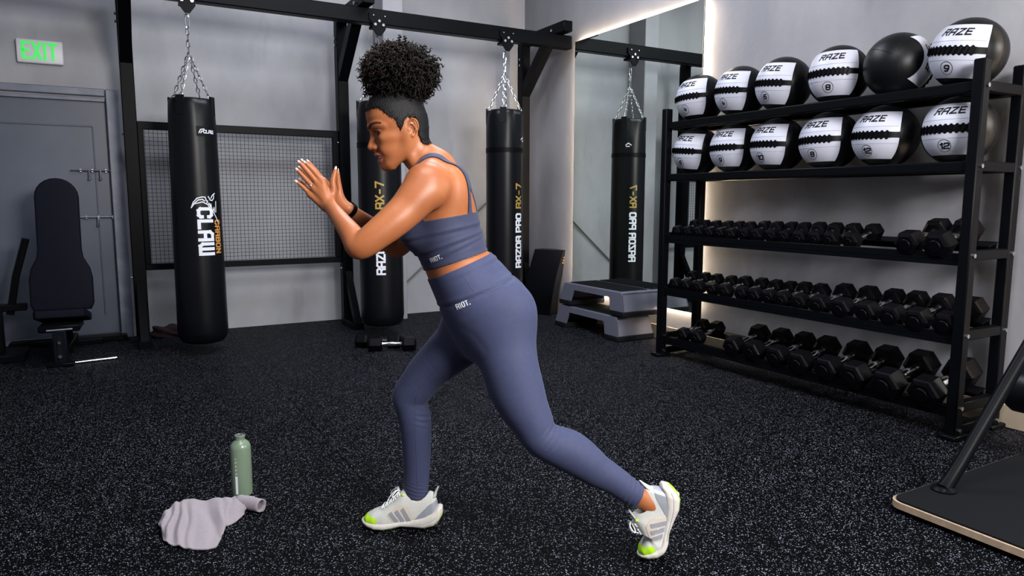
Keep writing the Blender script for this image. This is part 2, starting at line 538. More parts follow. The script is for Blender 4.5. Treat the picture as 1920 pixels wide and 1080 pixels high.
# thin diagonal cable on the back wall
bm = BM(); add_tube(bm, [(2.55, YB - 0.02, 0.24), (3.15, YB - 0.02, 0.76), (3.72, YB - 0.02, 1.26), (4.02, YB - .02, 1.52)], 0.009, 8)
tag(finish('wall_cable', bm, mat('cable_grey', (0.09, 0.085, 0.075), 0.6)), 'thin dark cable running diagonally up the back wall', 'cable')

# ------------------------------------------------------------------ mirrors with LED edge
def backlit_mirror(y0, y1, z0, z1, label):
    t = thing('wall_mirror', label, 'mirror', (XR, (y0 + y1) / 2, z0))
    bm = BM(); add_box(bm, (XR - 0.037, (y0 + y1) / 2, (z0 + z1) / 2), (0.006, y1 - y0, z1 - z0))
    part('mirror_glass', bm, M['mirror'], t, smooth=False)
    bm = BM(); add_box(bm, (XR - 0.029, (y0 + y1) / 2, (z0 + z1) / 2), (0.010, y1 - y0 - .006, z1 - z0 - .006))
    add_box(bm, (XR - 0.0125, (y0 + y1) / 2, (z0 + z1) / 2), (0.023, y1 - y0 - .052, z1 - z0 - .052))
    part('backing_frame', bm, M['steel'], t, smooth=False)
    i = 0.022
    for a, b, c, d in ((y0 + i, y0 + i + .004, z0 + i, z1 - i), (y1 - i - .004, y1 - i, z0 + i, z1 - i), (y0 + i, y1 - i, z0 + i - .002, z0 + i + .002), (y0 + i, y1 - i, z1 - i - .002, z1 - i + .002)):
        bm = BM(); add_box(bm, (XR - 0.0125, (a + b) / 2, (c + d) / 2), (0.012, b - a, d - c))
        part('led_strip', bm, M['led'], t, smooth=False)
    return t


backlit_mirror(4.19, 5.93, 0.29, 2.73, 'tall backlit wall mirror beside the weight rack')
backlit_mirror(-0.22, 1.53, 0.29, 2.73, 'backlit wall mirror right of the rack, only its glow in view')
# ================================================================== BAG RIG
rig = thing('bag_rig', 'black steel punching bag rig with overhead beam and wire mesh panel', 'rig', (1.9, 6.65, 0))
S = M['steel']


def bolt(bm, p, axis, r=0.013, l=0.012):
    d = Vector(axis).normalized()
    add_tube(bm, [Vector(p), Vector(p) + d * l], r, 6)


BMZ0, BMZ1 = 2.665, 2.79
posts = [0.185, 1.945, 3.905]
for k, px in enumerate(posts):
    bm = BM(); add_box(bm, (px, 6.655, 1.40), (0.10, 0.10, 2.80), bevel=0.006)
    p = part('post', bm, S, rig)
    # foot running out to the front, with its stay
    bm = BM(); add_box(bm, (px, 6.46, 0.03), (0.10, 0.30, 0.06), bevel=0.005); part('foot', bm, S, rig)
    bm = BM(); add_prism(bm, [(6.60, 0.52), (6.60, 0.40), (6.38, 0.06), (6.31, 0.06)], px - .03, px + .03, lambda y, z, x: (x, y, z)); part('foot_brace', bm, S, rig, smooth=False)
    # cantilever arm and its brace
    bm = BM(); add_box(bm, (px, 6.26, 2.842), (0.10, 0.88, 0.10), bevel=0.006); part('arm', bm, S, rig)
    bm = BM(); add_prism(bm, [(6.605, 2.28), (6.605, 2.42), (6.20, 2.79), (6.06, 2.79)], px - .045, px + .045, lambda y, z, x: (x, y, z)); part('arm_brace', bm, S, rig, smooth=False)
    for pp, ax_, br, bl_ in (((px - .052, 6.64, 2.60), (-1, 0, 0), .013, .012), ((px - .052, 6.64, 2.66), (-1, 0, 0), .013, .012), ((px - .052, 6.63, 1.72), (-1, 0, 0), .010, .012),
                             ((px - .052, 6.63, .55), (-1, 0, 0), .010, .012), ((px - .052, 6.02, 2.83), (-1, 0, 0), .014, .016), ((px + .052, 6.02, 2.79), (1, 0, 0), .010, .05)):
        bm = BM(); bolt(bm, pp, ax_, br, bl_); part('bolt', bm, M['bolt'], rig)
bm = BM(); add_box(bm, ((-2.25 + 4.04) / 2, 6.0, (BMZ0 + BMZ1) / 2), (4.04 + 2.25, 0.10, BMZ1 - BMZ0), bevel=0.007)
part('overhead_beam', bm, S, rig)
# mesh panel between the first two posts
mx0, mx1, mz0, mz1, my = 0.235, 1.895, 0.605, 1.83, 6.655
for nm, c, s in (('panel_rail', ((mx0 + mx1) / 2, my, mz1 - .032), (mx1 - mx0, .05, .064)), ('panel_rail', ((mx0 + mx1) / 2, my, mz0 + .026), (mx1 - mx0, .05, .052)),
                 ('panel_stile', (mx0 + .022, my, (mz0 + mz1) / 2), (.044, .048, mz1 - mz0 - .11)), ('panel_stile', (mx1 - .028, my, (mz0 + mz1) / 2), (.056, .048, mz1 - mz0 - .11))):
    bm = BM(); add_box(bm, c, s, bevel=.004); part(nm, bm, S, rig)
bm = BM()
ws = 0.0325
n = int((mx1 - mx0 - .09) / ws)
for i in range(n + 1):
    x = mx0 + .05 + i * ws
    add_box(bm, (x, my, (mz0 + mz1) / 2), (.0032, .0032, mz1 - mz0 - .11))
n = int((mz1 - mz0 - .11) / ws)
for i in range(n + 1):
    z = mz0 + .06 + i * ws
    add_box(bm, ((mx0 + mx1) / 2, my - .006, z), (mx1 - mx0 - .09, .0032, .0032))
o = part('wire_mesh', bm, M['wire'], rig, smooth=False); o['kind'] = 'stuff'


# ------------------------------------------------------------------ bags
def chain(bm, a, b, link=0.052, r=0.0042):
    a, b = Vector(a), Vector(b)
    L = (b - a).length
    n = max(2, round(L / (link * .78)))
    d = (b - a) / n
    s, t = ring_frame(d)
    for i in range(n):
        c = a + d * (i + .5)
        w = s if i % 2 else t
        dd = d.normalized()
        pts = []
        hl, hw = link * .5 - .004, .0105
        for k in range(10):
            an = 2 * math.pi * k / 10
            pts.append(c + dd * (math.cos(an) * hl) + w * (math.sin(an) * hw))
        add_tube(bm, pts, r, 5, closed=True)


def bag(x, r0, r1, z0, z1, label, kind, to_cam):
    y = 6.0
    t = thing('punching_bag', label, 'punching bag', (x, y, z0), 0, 'hanging punching bags')
    base = math.atan2(-(y), -(x)) + to_cam       # direction from the bag to the viewer's side
    H = z1 - z0
    bm = BM()
    prof = [(0.02, .012), (r1 * .55, .0), (r1 * .82, .012), (r1 * .95, .045), (r1, .10)]
    for k in range(1, 15):
        u = k / 15
        prof.append((r1 + (r0 - r1) * u + .0005 * math.sin(k * 2.3), .10 + (H - .22) * u))
    prof += [(r0, H - .12), (r0 * .985, H - .055), (r0 * .95, H - .02), (r0 * .86, H - .005), (r0 * .55, H - .03), (0.02, H - .04)]

    def fold(r, z, a):
        if z > H - .26:
            q = (z - (H - .26)) / .26
            return r * (1 - .055 * q * (0.5 + .5 * math.cos(6 * a + 1.0)) ** 2)
        return r
    add_lathe(bm, prof, 64, (x, y, z0), fold=fold)
    body = part('bag_body', bm, M['vinyl'], t, angle=60)

    def on(a, z, off=.0018):
        u = min(1, max(0, (z - z0 - .10) / (H - .22)))
        rr = r1 + (r0 - r1) * u + off
        return (x + rr * math.cos(base + a), y + rr * math.sin(base + a), z)
    rm = (r0 + r1) / 2
    top = (x, y, z1 + .34)
    for k in range(4):
        a = math.pi / 2 * k + math.pi / 4 + .2
        sx, sy = x + r0 * .80 * math.cos(a), y + r0 * .80 * math.sin(a)
        bm = BM()
        add_box(bm, (x + r0 * .96 * math.cos(a), y + r0 * .96 * math.sin(a), z1 - .06), (.012, .062, .14), rot=None)
        bmesh.ops.rotate(bm, cent=(x + r0 * .96 * math.cos(a), y + r0 * .96 * math.sin(a), z1 - .06), matrix=Matrix.Rotation(a, 3, 'Z'), verts=bm.verts)
        part('top_strap', bm, M['vinyl'], t)
        bm = BM()
        chain(bm, (x + r0 * .88 * math.cos(a), y + r0 * .88 * math.sin(a), z1 - .01), (x + .012 * math.cos(a), y + .012 * math.sin(a), z1 + .31))
        part('chain', bm, M['chain'], t)
    bm = BM(); chain(bm, (x, y, z1 + .29), (x, y, 2.47), .06, .0055); part('chain', bm, M['chain'], t)
    # snap hook
    bm = BM()
    pts = [(x + .014 * math.cos(q), y, 2.52 + .055 * math.sin(q)) for q in [2 * math.pi * k / 14 for k in range(14)]]
    add_tube(bm, pts, .0058, 6, closed=True); part('snap_hook', bm, M['chrome'], t)
    # trolley under the beam
    bm = BM()
    add_prism(bm, [(-.085, .05), (.085, .05), (.085, 0), (.058, -.03), (.058, -.075), (.036, -.105), (.018, -.13), (-.018, -.13), (-.036, -.105), (-.058, -.075), (-.058, -.03), (-.085, 0)], -.066, -.053, lambda u, v, d: (x + u, y + d, 2.70 + v))
    add_box(bm, (x, y, 2.648), (.10, .11, .022))
    trol = part('trolley', bm, S, t, smooth=False)
    for u, v in ((-.035, -.042), (.035, -.042), (0, -.012), (-.05, .03), (.05, .03)):
        bm = BM(); bolt(bm, (x + u, y - .064, 2.70 + v), (0, -1, 0), .0125 if v < 0 else .006)
        finish('bolt', bm, M['bolt'], trol, origin=Vector(ORG[t.name]))
    bm = BM()
    if kind == 'claw':
        # upright lettering read from top to bottom, letter tops to the viewer's right
        a0 = .06
        f = lambda tx, ty: on(a0 + ty / rm, 1.125 - tx)
        ln, wd = text_strokes('CLAW', .094, gap=.34, wide=.90)
        add_strokes(bm, ln, .024, f, .015)
        part('lettering', bm, M['print_white'], t, smooth=False)['label'] = 'white CLAW lettering'

        # claw emblem above the word
        def g(px_, py_):
            return on(a0 + .01 + px_ / rm, py_ - .10)
        bm = BM()
        claw = [(-.05, 1.235), (-.035, 1.275), (-.008, 1.305), (.03, 1.315), (.05, 1.313), (.058, 1.288), (.068, 1.283), (.058, 1.262), (.03, 1.278), (0, 1.27), (-.03, 1.262), (-.05, 1.235)]
        add_strokes(bm, [claw, [(-.03, 1.265), (.0, 1.292), (.03, 1.297), (.045, 1.285)]], .007, g, .012)
        add_strokes(bm, [[(.075, 1.318), (.088, 1.292), (.105, 1.288), (.12, 1.305), (.122, 1.335), (.132, 1.342)], [(.095, 1.305), (.108, 1.325), (.12, 1.335)],
                         [(.066, 1.258), (.082, 1.235), (.10, 1.205), (.118, 1.19), (.14, 1.150), (.155, 1.118)], [(.07, 1.255), (.078, 1.268), (.088, 1.24), (.092, 1.262), (.102, 1.215)], [(.105, 1.20), (.12, 1.235), (.122, 1.20)], [(.135, 1.20), (.14, 1.28)]], .0065, g, .012)
        part('emblem', bm, M['print_white'], t, smooth=False)['label'] = 'white outlined claw emblem'
        # small tag near the top
        bm = BM(); add_strokes(bm, text_strokes('CLAW', .022, gap=.3)[0], .005, lambda tx, ty: on(.44 + tx / rm, 1.690 + ty, .0045), .01)
        part('tag_lettering', bm, M['print_white'], t, smooth=False)
        bm = BM(); add_strokes(bm, [[(0, 0), (.012, .024), (.038, .03)], [(.014, .0), (.02, .012), (.034, .014)]], .006, lambda tx, ty: on(.24 + tx / rm, 1.69 + ty, .0045), .01)
        part('tag_emblem', bm, M['print_white'], t, smooth=False)
        bm = BM(); add_strokes(bm, text_strokes('CARBON', .044, gap=.36, wide=.9)[0], .0105, lambda tx, ty: on(a0 + .125 / rm + ty / rm, 1.035 - tx), .012)
        part('lettering', bm, M['print_orange'], t, smooth=False)['label'] = 'orange CARBON lettering'
        bm = BM()
        q = [bm.verts.new(on(.14 + a / 12 * .42, z, .003)) for z in (1.665, 1.74) for a in range(13)]
        for a in range(12):
            bm.faces.new((q[a], q[a + 1], q[13 + a + 1], q[13 + a]))
        part('brand_tag', bm, M['print_black'], t)
    else:
        a0 = kind
        f = lambda tx, ty: on(a0 - ty / rm, .56 + tx)
        ln, wd = text_strokes('RAZOR PRO', .063, gap=.30, wide=.97)
        add_strokes(bm, ln, .0165, f, .015)
        part('lettering', bm, M['print_white'], t, smooth=False)['label'] = 'white RAZOR PRO lettering'
        bm = BM()
        add_strokes(bm, [[(0, 0), (.03, .02), (.055, .0)], [(.02, -.014), (.05, -.014)]], .009, lambda tx, ty: on(a0 + .02 + tx / rm, 1.76 + ty), .012)
        part('brand_mark', bm, M['print_white'], t, smooth=False)
        bm = BM(); add_strokes(bm, text_strokes('RX-7', .063, gap=.30, wide=.97)[0], .0145, lambda tx, ty: on(a0 - ty / rm, .56 + wd + .06 + tx), .015)
        part('lettering', bm, M['print_gold'], t, smooth=False)['label'] = 'gold RX-7 lettering'
        bm = BM()
        add_lathe(bm, [(r0 + .004, -.022), (r0 + .0045, .022), (r0 - .01, .022), (r0 - .01, -.022)], 48, (x, y, 1.66)); part('seam_band', bm, M['rubber'], t)
        # d-ring under the bag
        bm = BM(); add_tube(bm, [(x + .022 * math.cos(q), y, z0 - .012 + .024 * math.sin(q)) for q in [2 * math.pi * k / 12 for k in range(12)]], .004, 6, closed=True); part('d_ring', bm, M['chrome'], t)
    return t


bag(0.588, 0.170, 0.186, 0.075, 1.955, 'tall black punching bag with white CLAW lettering, nearest the exit door', 'claw', 0.0)
bag(2.068, 0.186, 0.190, 0.085, 2.03, 'black punching bag behind the woman, second from the exit door', 0.14, 0.0)
bag(3.312, 0.176, 0.180, 0.085, 2.04, 'black punching bag with RAZOR PRO lettering, closest to the tall mirror', 1.02, 0.0)
# ================================================================== WEIGHT RACK
RX0, RX1, RY0, RY1 = 3.66, 4.02, 1.92, 4.12
rack = thing('weight_rack', 'five-tier black steel weight rack along the right wall', 'rack', ((RX0 + RX1) / 2, (RY0 + RY1) / 2, 0))
for y in (RY0, RY1):
    for x in (RX0, RX1):
        bm = BM(); add_box(bm, (x, y, 0.945), (0.062, 0.055, 1.85), bevel=.006); part('upright', bm, S, rack)
        bm = BM(); add_box(bm, (x, y, 0.0125), (0.13, 0.09, 0.025), bevel=.005); part('foot_plate', bm, S, rack)
    s = -1 if y == RY0 else 1
    for z in (1.745, 1.365, .93, .53, .16, 0.045):
        bm = BM(); add_box(bm, ((RX0 + RX1) / 2, y, z), (RX1 - RX0 - .055, 0.045, 0.05), bevel=.004); part('end_crossbar', bm, S, rack)
        for x in (RX0, RX1):
            bm = BM(); bolt(bm, (x + .008, y - .027, z), (0, -1, 0), .0115, .008)
            part('bolt', bm, M['bolt'], rack)
    for z in (1.69, 1.31, 0.86, .46):
        for x in (RX0, RX1):
            bm = BM(); add_box(bm, (x + .008, y - .0275, z), (.012, .002, .014)); part('pin_hole', bm, M['print_black'], rack)
YL = RY1 - RY0 - .05
yc = (RY0 + RY1) / 2
for z in (1.745, 1.365):          # ball shelves: two rails
    for x, w_ in ((RX0 + .012, .05), (RX1 - .03, .05)):
        bm = BM(); add_box(bm, (x, yc, z), (w_, YL, .052), bevel=.006); part('ball_rail', bm, S, rack)
for zb in (1.936, 1.556):         # inner rails that carry the balls
    for sx in (-.055, .055):
        bm = BM(); add_box(bm, (RX0 + .175 + sx, yc, zb - .1715 - .0125), (.04, YL, .025), bevel=.004); part('ball_support_rail', bm, S, rack)
TILT = math.radians(14)
SHELF = (.93, .53, .155)
for z in SHELF:                  # dumbbell shelves: tilted angle irons
    for x, dz in ((RX0 + .035, -.018), (RX1 - .075, .0445)):
        bm = BM()
        add_box(bm, (x, yc, z + dz), (.085, YL, .008), rot=Euler((0, -TILT, 0)))
        part('dumbbell_rail', bm, S, rack, smooth=False)
    bm = BM(); add_box(bm, (RX0 - .002, yc, z - .022), (.008, YL, .062), bevel=.002); part('rail_lip', bm, S, rack)
    bm = BM(); add_box(bm, (RX1 - .04, yc, z + .022), (.008, YL, .05), bevel=.002); part('rail_lip', bm, S, rack)


# ------------------------------------------------------------------ dumbbells
def make_dumbbell():
    t = thing('hex_dumbbell', 'x', 'dumbbell', (0, 0, 0), 0, 'x')
    # unit: head across flats 0.10, head length .085, handle .12, axis X; rests with a flat on z=0
    R = 0.05 / math.cos(math.pi / 6)
    for s in (-1, 1):
        bm = BM()
        prof = [(R * .72, -.0425), (R * .94, -.036), (R, -.027), (R, .027), (R * .94, .036), (R * .72, .0425)]
        rings = []
        for r, u in prof:
            rings.append([bm.verts.new((s * .104 + u, r * math.sin(math.pi / 3 * k), 0.05 + r * math.cos(math.pi / 3 * k))) for k in range(6)])
        # rotate so that a flat is down
        for i in range(5):
            for k in range(6):
                bm.faces.new((rings[i][k], rings[i][(k + 1) % 6], rings[i + 1][(k + 1) % 6], rings[i + 1][k]))
        bm.faces.new(rings[0]); bm.faces.new(rings[-1])
        bmesh.ops.rotate(bm, cent=(0, 0, .05), matrix=Matrix.Rotation(math.pi / 6, 3, 'X'), verts=bm.verts)
        h = finish('head', bm, M['rubber'], t, smooth=False)
        bm = BM(); add_lathe(bm, [(.024, -.003), (.026, 0), (.022, .003)], 14, (s * .148, 0, .05), axis='X')
        finish('weight_disc', bm, M['rubber'], h)
    bm = BM(); add_lathe(bm, [(.0125, -.068), (.0175, -.060), (.0145, -.046), (.0165, -.02), (.0180, 0), (.0165, .02), (.0145, .046), (.0175, .060), (.0125, .068)], 14, (0, 0, .05), axis='X')
    finish('handle', bm, M['chrome'], t)['label'] = 'chrome handle'
    return t


ORD = ['first', 'second', 'third', 'fourth', 'fifth', 'sixth', 'seventh', 'eighth', 'ninth', 'tenth', 'eleventh', 'twelfth', 'thirteenth', 'fourteenth', 'fifteenth', 'sixteenth', 'seventeenth']
proto = make_dumbbell()
rows = (
    ('upper', SHELF[0], [4.02, 3.915, 3.808, 3.697, 3.59, 3.487, 3.374, 3.262, 3.154, 3.045, 2.929, 2.819, 2.702, 2.582, 2.218, 2.066], [.80] * 6 + [.86] * 4 + [.9] * 4 + [1.22, 1.27]),
    ('middle', SHELF[1], [4.025, 3.905, 3.785, 3.648, 3.517, 3.376, 3.256, 3.143, 3.024, 2.90, 2.752, 2.592, 2.437, 2.296, 2.153, 2.003], [.85] * 4 + [.92] * 4 + [.98, 1.0, 1.12, 1.14, 1.14, 1.16, 1.18, 1.18]),
    ('lowest', SHELF[2], [3.92, 3.783, 3.40, 3.214, 3.032, 2.85, 2.653, 2.464, 2.259, 2.052], [.95, .98, 1.25, 1.28, 1.3, 1.34, 1.38, 1.42, 1.5, 1.52]),
)
used = False
for nm, z, ys, ss in rows:
    for k, (y, s) in enumerate(zip(ys, ss)):
        lab = 'black hex dumbbell, %s from the mirror end of the %s dumbbell shelf' % (ORD[k], nm)
        grp = 'dumbbells on the %s dumbbell shelf' % nm
        if not used:
            d = proto; used = True
            d['label'] = lab; d['group'] = grp
        else:
            d = dup(proto, (0, 0, 0), label=lab, group=grp)
        sy = min(s, .96 * min([abs(y - q) for q in ys if q != y]) / .1157)
        sy = s if sy > s * .93 else sy
        d.scale = (1.0 + (s - 1) * .8, sy, sy)
        jit = random.uniform(-.05, .05)
        d.rotation_euler = (0, -TILT, jit)
        d.location = (RX0 + .155 + random.uniform(-.01, .01), y, z + .0185)
# pair on the floor under the second bag
for (x, y, rz, lab) in ((1.90, 5.30, -.52 + .10, 'black hex dumbbell on the floor below the second punching bag, the nearer of two'), (1.845, 5.47, -.52 - .05, 'black hex dumbbell on the floor below the second punching bag, the farther of two')):
    d = dup(proto, (x, y, 0.001), rotz=rz, scale=(1.28, 1.05, 1.05), label=lab, group='dumbbell pair on the floor')
    d.rotation_euler = (0, 0, rz)


# ------------------------------------------------------------------ medicine balls
def medball(y, z, num, yaw, lab, roll=0.0, pitch=0.0):
    R = 0.175
    t = thing('medicine_ball', lab, 'medicine ball', (RX0 + .175, y, z), 0, 'medicine balls on the rack')
    bm = BM(); bmesh.ops.create_uvsphere(bm, u_segments=48, v_segments=32, radius=R)
    b = finish('ball_shell', bm, M['ballblack'], t, angle=60)

    def sp(lon, lat, off=.0):
        r = R + off
        return Vector((-r * math.cos(lat) * math.cos(lon), -r * math.cos(lat) * math.sin(lon) * -1 * -1, r * math.sin(lat)))
    rm = Euler((roll, pitch, yaw)).to_matrix()

    def spt(lon, lat, off=.0):
        return rm @ sp(lon, lat, off)
    # seam rings of the shell
    bm = BM()
    for L in (math.radians(82), math.radians(-82), math.radians(150)):
        add_tube(bm, [spt(L, math.radians(-80 + 160 * k / 20), -.0004) for k in range(21)], .0014, 5)
    finish('shell_seam', bm, M['print_black'], t)
    # two white half panels either side of the lacing
    la0, la1 = math.radians(5.2), math.radians(46)

    def half(sgn):
        nb, nl = 10, 22
        bm = BM()
        g = []
        for i in range(nb + 1):
            q = i / nb
            lat = la0 + (la1 - la0) * q
            hw = math.radians(53 - (1 * q + 6 * q * q if sgn > 0 else 2 * q + 17 * q * q)) / max(.6, math.cos(lat)) * .98
            g.append([bm.verts.new(spt(-hw + 2 * hw * j / nl, sgn * lat, .0022)) for j in range(nl + 1)])
        for i in range(nb):
            for j in range(nl):
                bm.faces.new((g[i][j], g[i][j + 1], g[i + 1][j + 1], g[i + 1][j]))
        p = finish('white_panel', bm, M['ballwhite'], t)
        return p
    half(1); half(-1)
    # laced band
    bm = BM()
    n = 52
    hw = math.radians(53)
    top, bot = [], []
    for j in range(n + 1):
        lon = -hw + 2 * hw * j / n
        zig = 5.6 + (2.2 if (j % 4) in (1, 2) else -.2)
        if j > n * .86:
            zig = 4.4
        top.append(bm.verts.new(spt(lon, math.radians(zig), .0042)))
        bot.append(bm.verts.new(spt(lon, -math.radians(zig), .0042)))
    for j in range(n):
        bm.faces.new((bot[j], bot[j + 1], top[j + 1], top[j]))
    for j in range(0, int(n * .86), 4):
        lon = -hw + 2 * hw * (j + 1.5) / n
        add_tube(bm, [spt(lon - .03, math.radians(-5), .006), spt(lon + .03, math.radians(5), .006)], .0045, 6)
    finish('lacing', bm, M['rubber'], t)
    # stitch lines
    bm = BM()
    for sg in (1, -1):
        add_tube(bm, [spt(math.radians(-50 + 100 * k / 24), sg * math.radians(15), .0026) for k in range(25)], .0009, 4)
    finish('stitching', bm, M['ballstitch'], t)
    # printing
    ln, wd = text_strokes('rAZE', .033, gap=.44, shear=.34, wide=1.2)
    bm = BM(); add_strokes(bm, ln, .0078, lambda x, y: spt((wd / 2 - x) * -1 / R, math.radians(25) + y / R, .0034), .01)
    finish('lettering', bm, M['print_black'], t, smooth=False)['label'] = 'black RAZE lettering'
    s_ = str(num)
    ln, wd2 = text_strokes(s_, .028, gap=.30, shear=.12, wide=1.2)
    bm = BM(); add_strokes(bm, ln, .0072, lambda x, y: spt(-.06 + (x - wd2 / 2) / R, math.radians(-28) + (y - .014) / R, .0034), .01)
    cir = [(0.033 * math.cos(2 * math.pi * k / 28), 0.033 * math.sin(2 * math.pi * k / 28)) for k in range(29)]
    add_strokes(bm, [cir], .0026, lambda x, y: spt(-.06 + x / R, math.radians(-28) + y / R, .0034), .02)
    finish('lettering', bm, M['print_black'], t, smooth=False)['label'] = 'black circled number ' + s_
    return t


ZB1, ZB2 = 1.771 + .165, 1.391 + .165
R_ = math.radians
for y, n, yaw, roll, lab in (
        (3.965, 4, 6, -3, 'black and white medicine ball numbered 4, top shelf, nearest the mirror'),
        (3.577, 4, 3, 4, 'black and white medicine ball numbered 4, top shelf, second from the mirror'),
        (3.219, 6, 2, 6, 'black and white medicine ball numbered 6, top shelf, third from the mirror'),
        (2.824, 8, 20, 0, 'black and white medicine ball numbered 8, top shelf, left of the mostly black ball'),
        (2.455, 8, 0, 0, 'mostly black medicine ball turned sideways on the top shelf'),
        (2.085, 9, 2, 8, 'black and white medicine ball numbered 9, top shelf, nearest the rack end')):
    if 'sideways' in lab:
        medball(y, ZB1, n, R_(121), lab, roll=R_(-82), pitch=R_(0))
    else:
        medball(y, ZB1, n, R_(yaw), lab, roll=R_(roll))
for y, n, yaw, roll, lab in (
        (3.98, 6, 4, 5, 'black and white medicine ball numbered 6, lower ball shelf, nearest the mirror'),
        (3.605, 9, 8, 0, 'black and white medicine ball numbered 9, lower ball shelf, second from the mirror'),
        (3.24, 10, 2, 2, 'black and white medicine ball numbered 10, lower ball shelf, third from the mirror'),
        (2.859, 8, 4, -1, 'black and white medicine ball numbered 8, lower ball shelf, fourth from the mirror'),
        (2.499, 12, 3, 2, 'black and white medicine ball numbered 12, lower ball shelf, fifth from the mirror'),
        (2.10, 12, 10, 0, 'black and white medicine ball numbered 12, lower ball shelf, nearest the rack end')):
    medball(y, ZB2, n, R_(yaw), lab, roll=R_(roll))
# ================================================================== OTHER GEAR
# incline bench by the door
bt = thing('incline_bench', 'upright black incline bench with tapered back pad near the exit door', 'bench', (-0.37, 5.95, 0), -0.06)
def prism_pad(poly, th, m, name, parent, mtx, bev=.012):
    bm = BM()
    add_prism(bm, poly, -th / 2, th / 2, lambda u, v, d: (u, d, v))
    bmesh.ops.recalc_face_normals(bm, faces=bm.faces)
    cap = [f for f in bm.faces if len(f.verts) > 4]
    es = list({e for f in cap for e in f.edges})
    bmesh.ops.bevel(bm, geom=es, offset=bev, segments=3, affect='EDGES', profile=.6)
    bmesh.ops.transform(bm, matrix=mtx, verts=bm.verts)
    return finish(name, bm, m, parent)
pad = [(-.185, 0), (.185, 0), (.205, .05), (.205, .24), (.19, .32), (.150, .40), (.142, .46)]
pad += [(.142, .86)] + [(.142 * math.cos(a), .86 + .14 * math.sin(a)) for a in [math.pi * k / 12 for k in range(1, 12)]] + [(-.142, .86)]
pad += [(-.142, .46), (-.150, .40), (-.19, .32), (-.205, .24), (-.205, .05)]
mtx = Matrix.Translation((0, .33, .36)) @ Matrix.Rotation(-.13, 4, 'X')
prism_pad(pad, .07, M['bench_pad'], 'back_pad', bt, mtx, .016)
mtx = Matrix.Translation((0, .27, .33)) @ Matrix.Rotation(math.pi / 2 - .22, 4, 'X')
prism_pad([(-.15, -.25), (.15, -.25), (.17, -.2), (.17, .12), (.15, .16), (-.15, .16), (-.17, .12), (-.17, -.2)], .06, M['bench_pad'], 'seat_pad', bt, mtx)
bm = BM(); add_box(bm, (0, .16, .27), (.26, .30, .05), bevel=.01); finish('seat_frame', bm, S, bt)
bm = BM(); add_box(bm, (0, .02, .13), (.082, .07, .26), bevel=.006); leg = finish('front_post', bm, M['bench_pad'], bt)
bm = BM(); add_box(bm, (0, -.017, .16), (.026, .004, .14)); finish('slot', bm, M['print_black'], leg)
for z in (.175, .075):
    bm = BM(); add_tube(bm, [(0, -.016, z), (0, -.032, z)], .013 if z < .1 else .010, 8); finish('bolt', bm, M['bolt'], leg)
bm = BM(); add_tube(bm, [(-.075, .0, .262), (.085, .0, .266)], .009, 8); finish('hinge_pin', bm, M['bolt'], bt)
bm = BM(); add_box(bm, (0, .0, .014), (.17, .10, .028), bevel=.006); finish('front_foot', bm, S, bt)
bm = BM(); add_box(bm, (0, .45, .07), (.06, .85, .05), bevel=.006); finish('spine_tube', bm, S, bt)
bm = BM(); add_box(bm, (0, .82, .02), (.42, .07, .04), bevel=.006); finish('rear_foot', bm, S, bt)
bm = BM(); add_tube(bm, [(0, .60, .08), (0, .42, .62)], .024, 8); finish('back_support', bm, S, bt)
# chrome bar lying on the floor
bm = BM(); add_tube(bm, [(-.30, 5.97, .012), (-.02, 6.01, .012)], .0115, 10)
tag(finish('chrome_bar', bm, M['chrome']), 'short chrome bar lying on the floor beside the incline bench', 'bar')

# machine frame at the far left edge
mf = thing('machine_frame', 'dark gym machine frame at the left edge behind the incline bench', 'gym machine', (-0.72, 6.5, 0))
bm = BM(); add_tube(bm, [(-.70, 6.45, .33), (-.645, 6.45, .62), (-.565, 6.45, .90)], .026, 8); part('slanted_lever', bm, S, mf)
bm = BM(); add_box(bm, (-.80, 6.45, .385), (.42, .10, .05), bevel=.006); part('crossbar', bm, S, mf)
bm = BM(); add_box(bm, (-.93, 6.5, .62), (.13, .12, 1.24), bevel=.006); part('upright', bm, S, mf)
bm = BM(); add_box(bm, (-.80, 6.45, .19), (.10, .10, .36), bevel=.006); part('support', bm, S, mf)
bm = BM(); add_box(bm, (-.86, 6.40, .03), (.50, .34, .06), bevel=.008); part('base', bm, S, mf)

# dark red cloth bag by the first post
bm = BM(); bmesh.ops.create_icosphere(bm, subdivisions=4, radius=1)
for v in bm.verts:
    n = v.co.copy()
    k = 1 + .16 * math.sin(5 * n.x + 2 * n.y) + .10 * math.sin(9 * n.z + 4 * n.x)
    v.co = Vector((n.x * .15 * k, n.y * .08 * k, max(-.0, .055 * (n.z + .35) * k * (1.25 - .5 * n.x))))
tag(finish('cloth_bag', bm, M['redcloth'], None, origin=None), 'dark red cloth heap on the floor behind the first punching bag', 'bag').location = (.42, 6.82, .0)

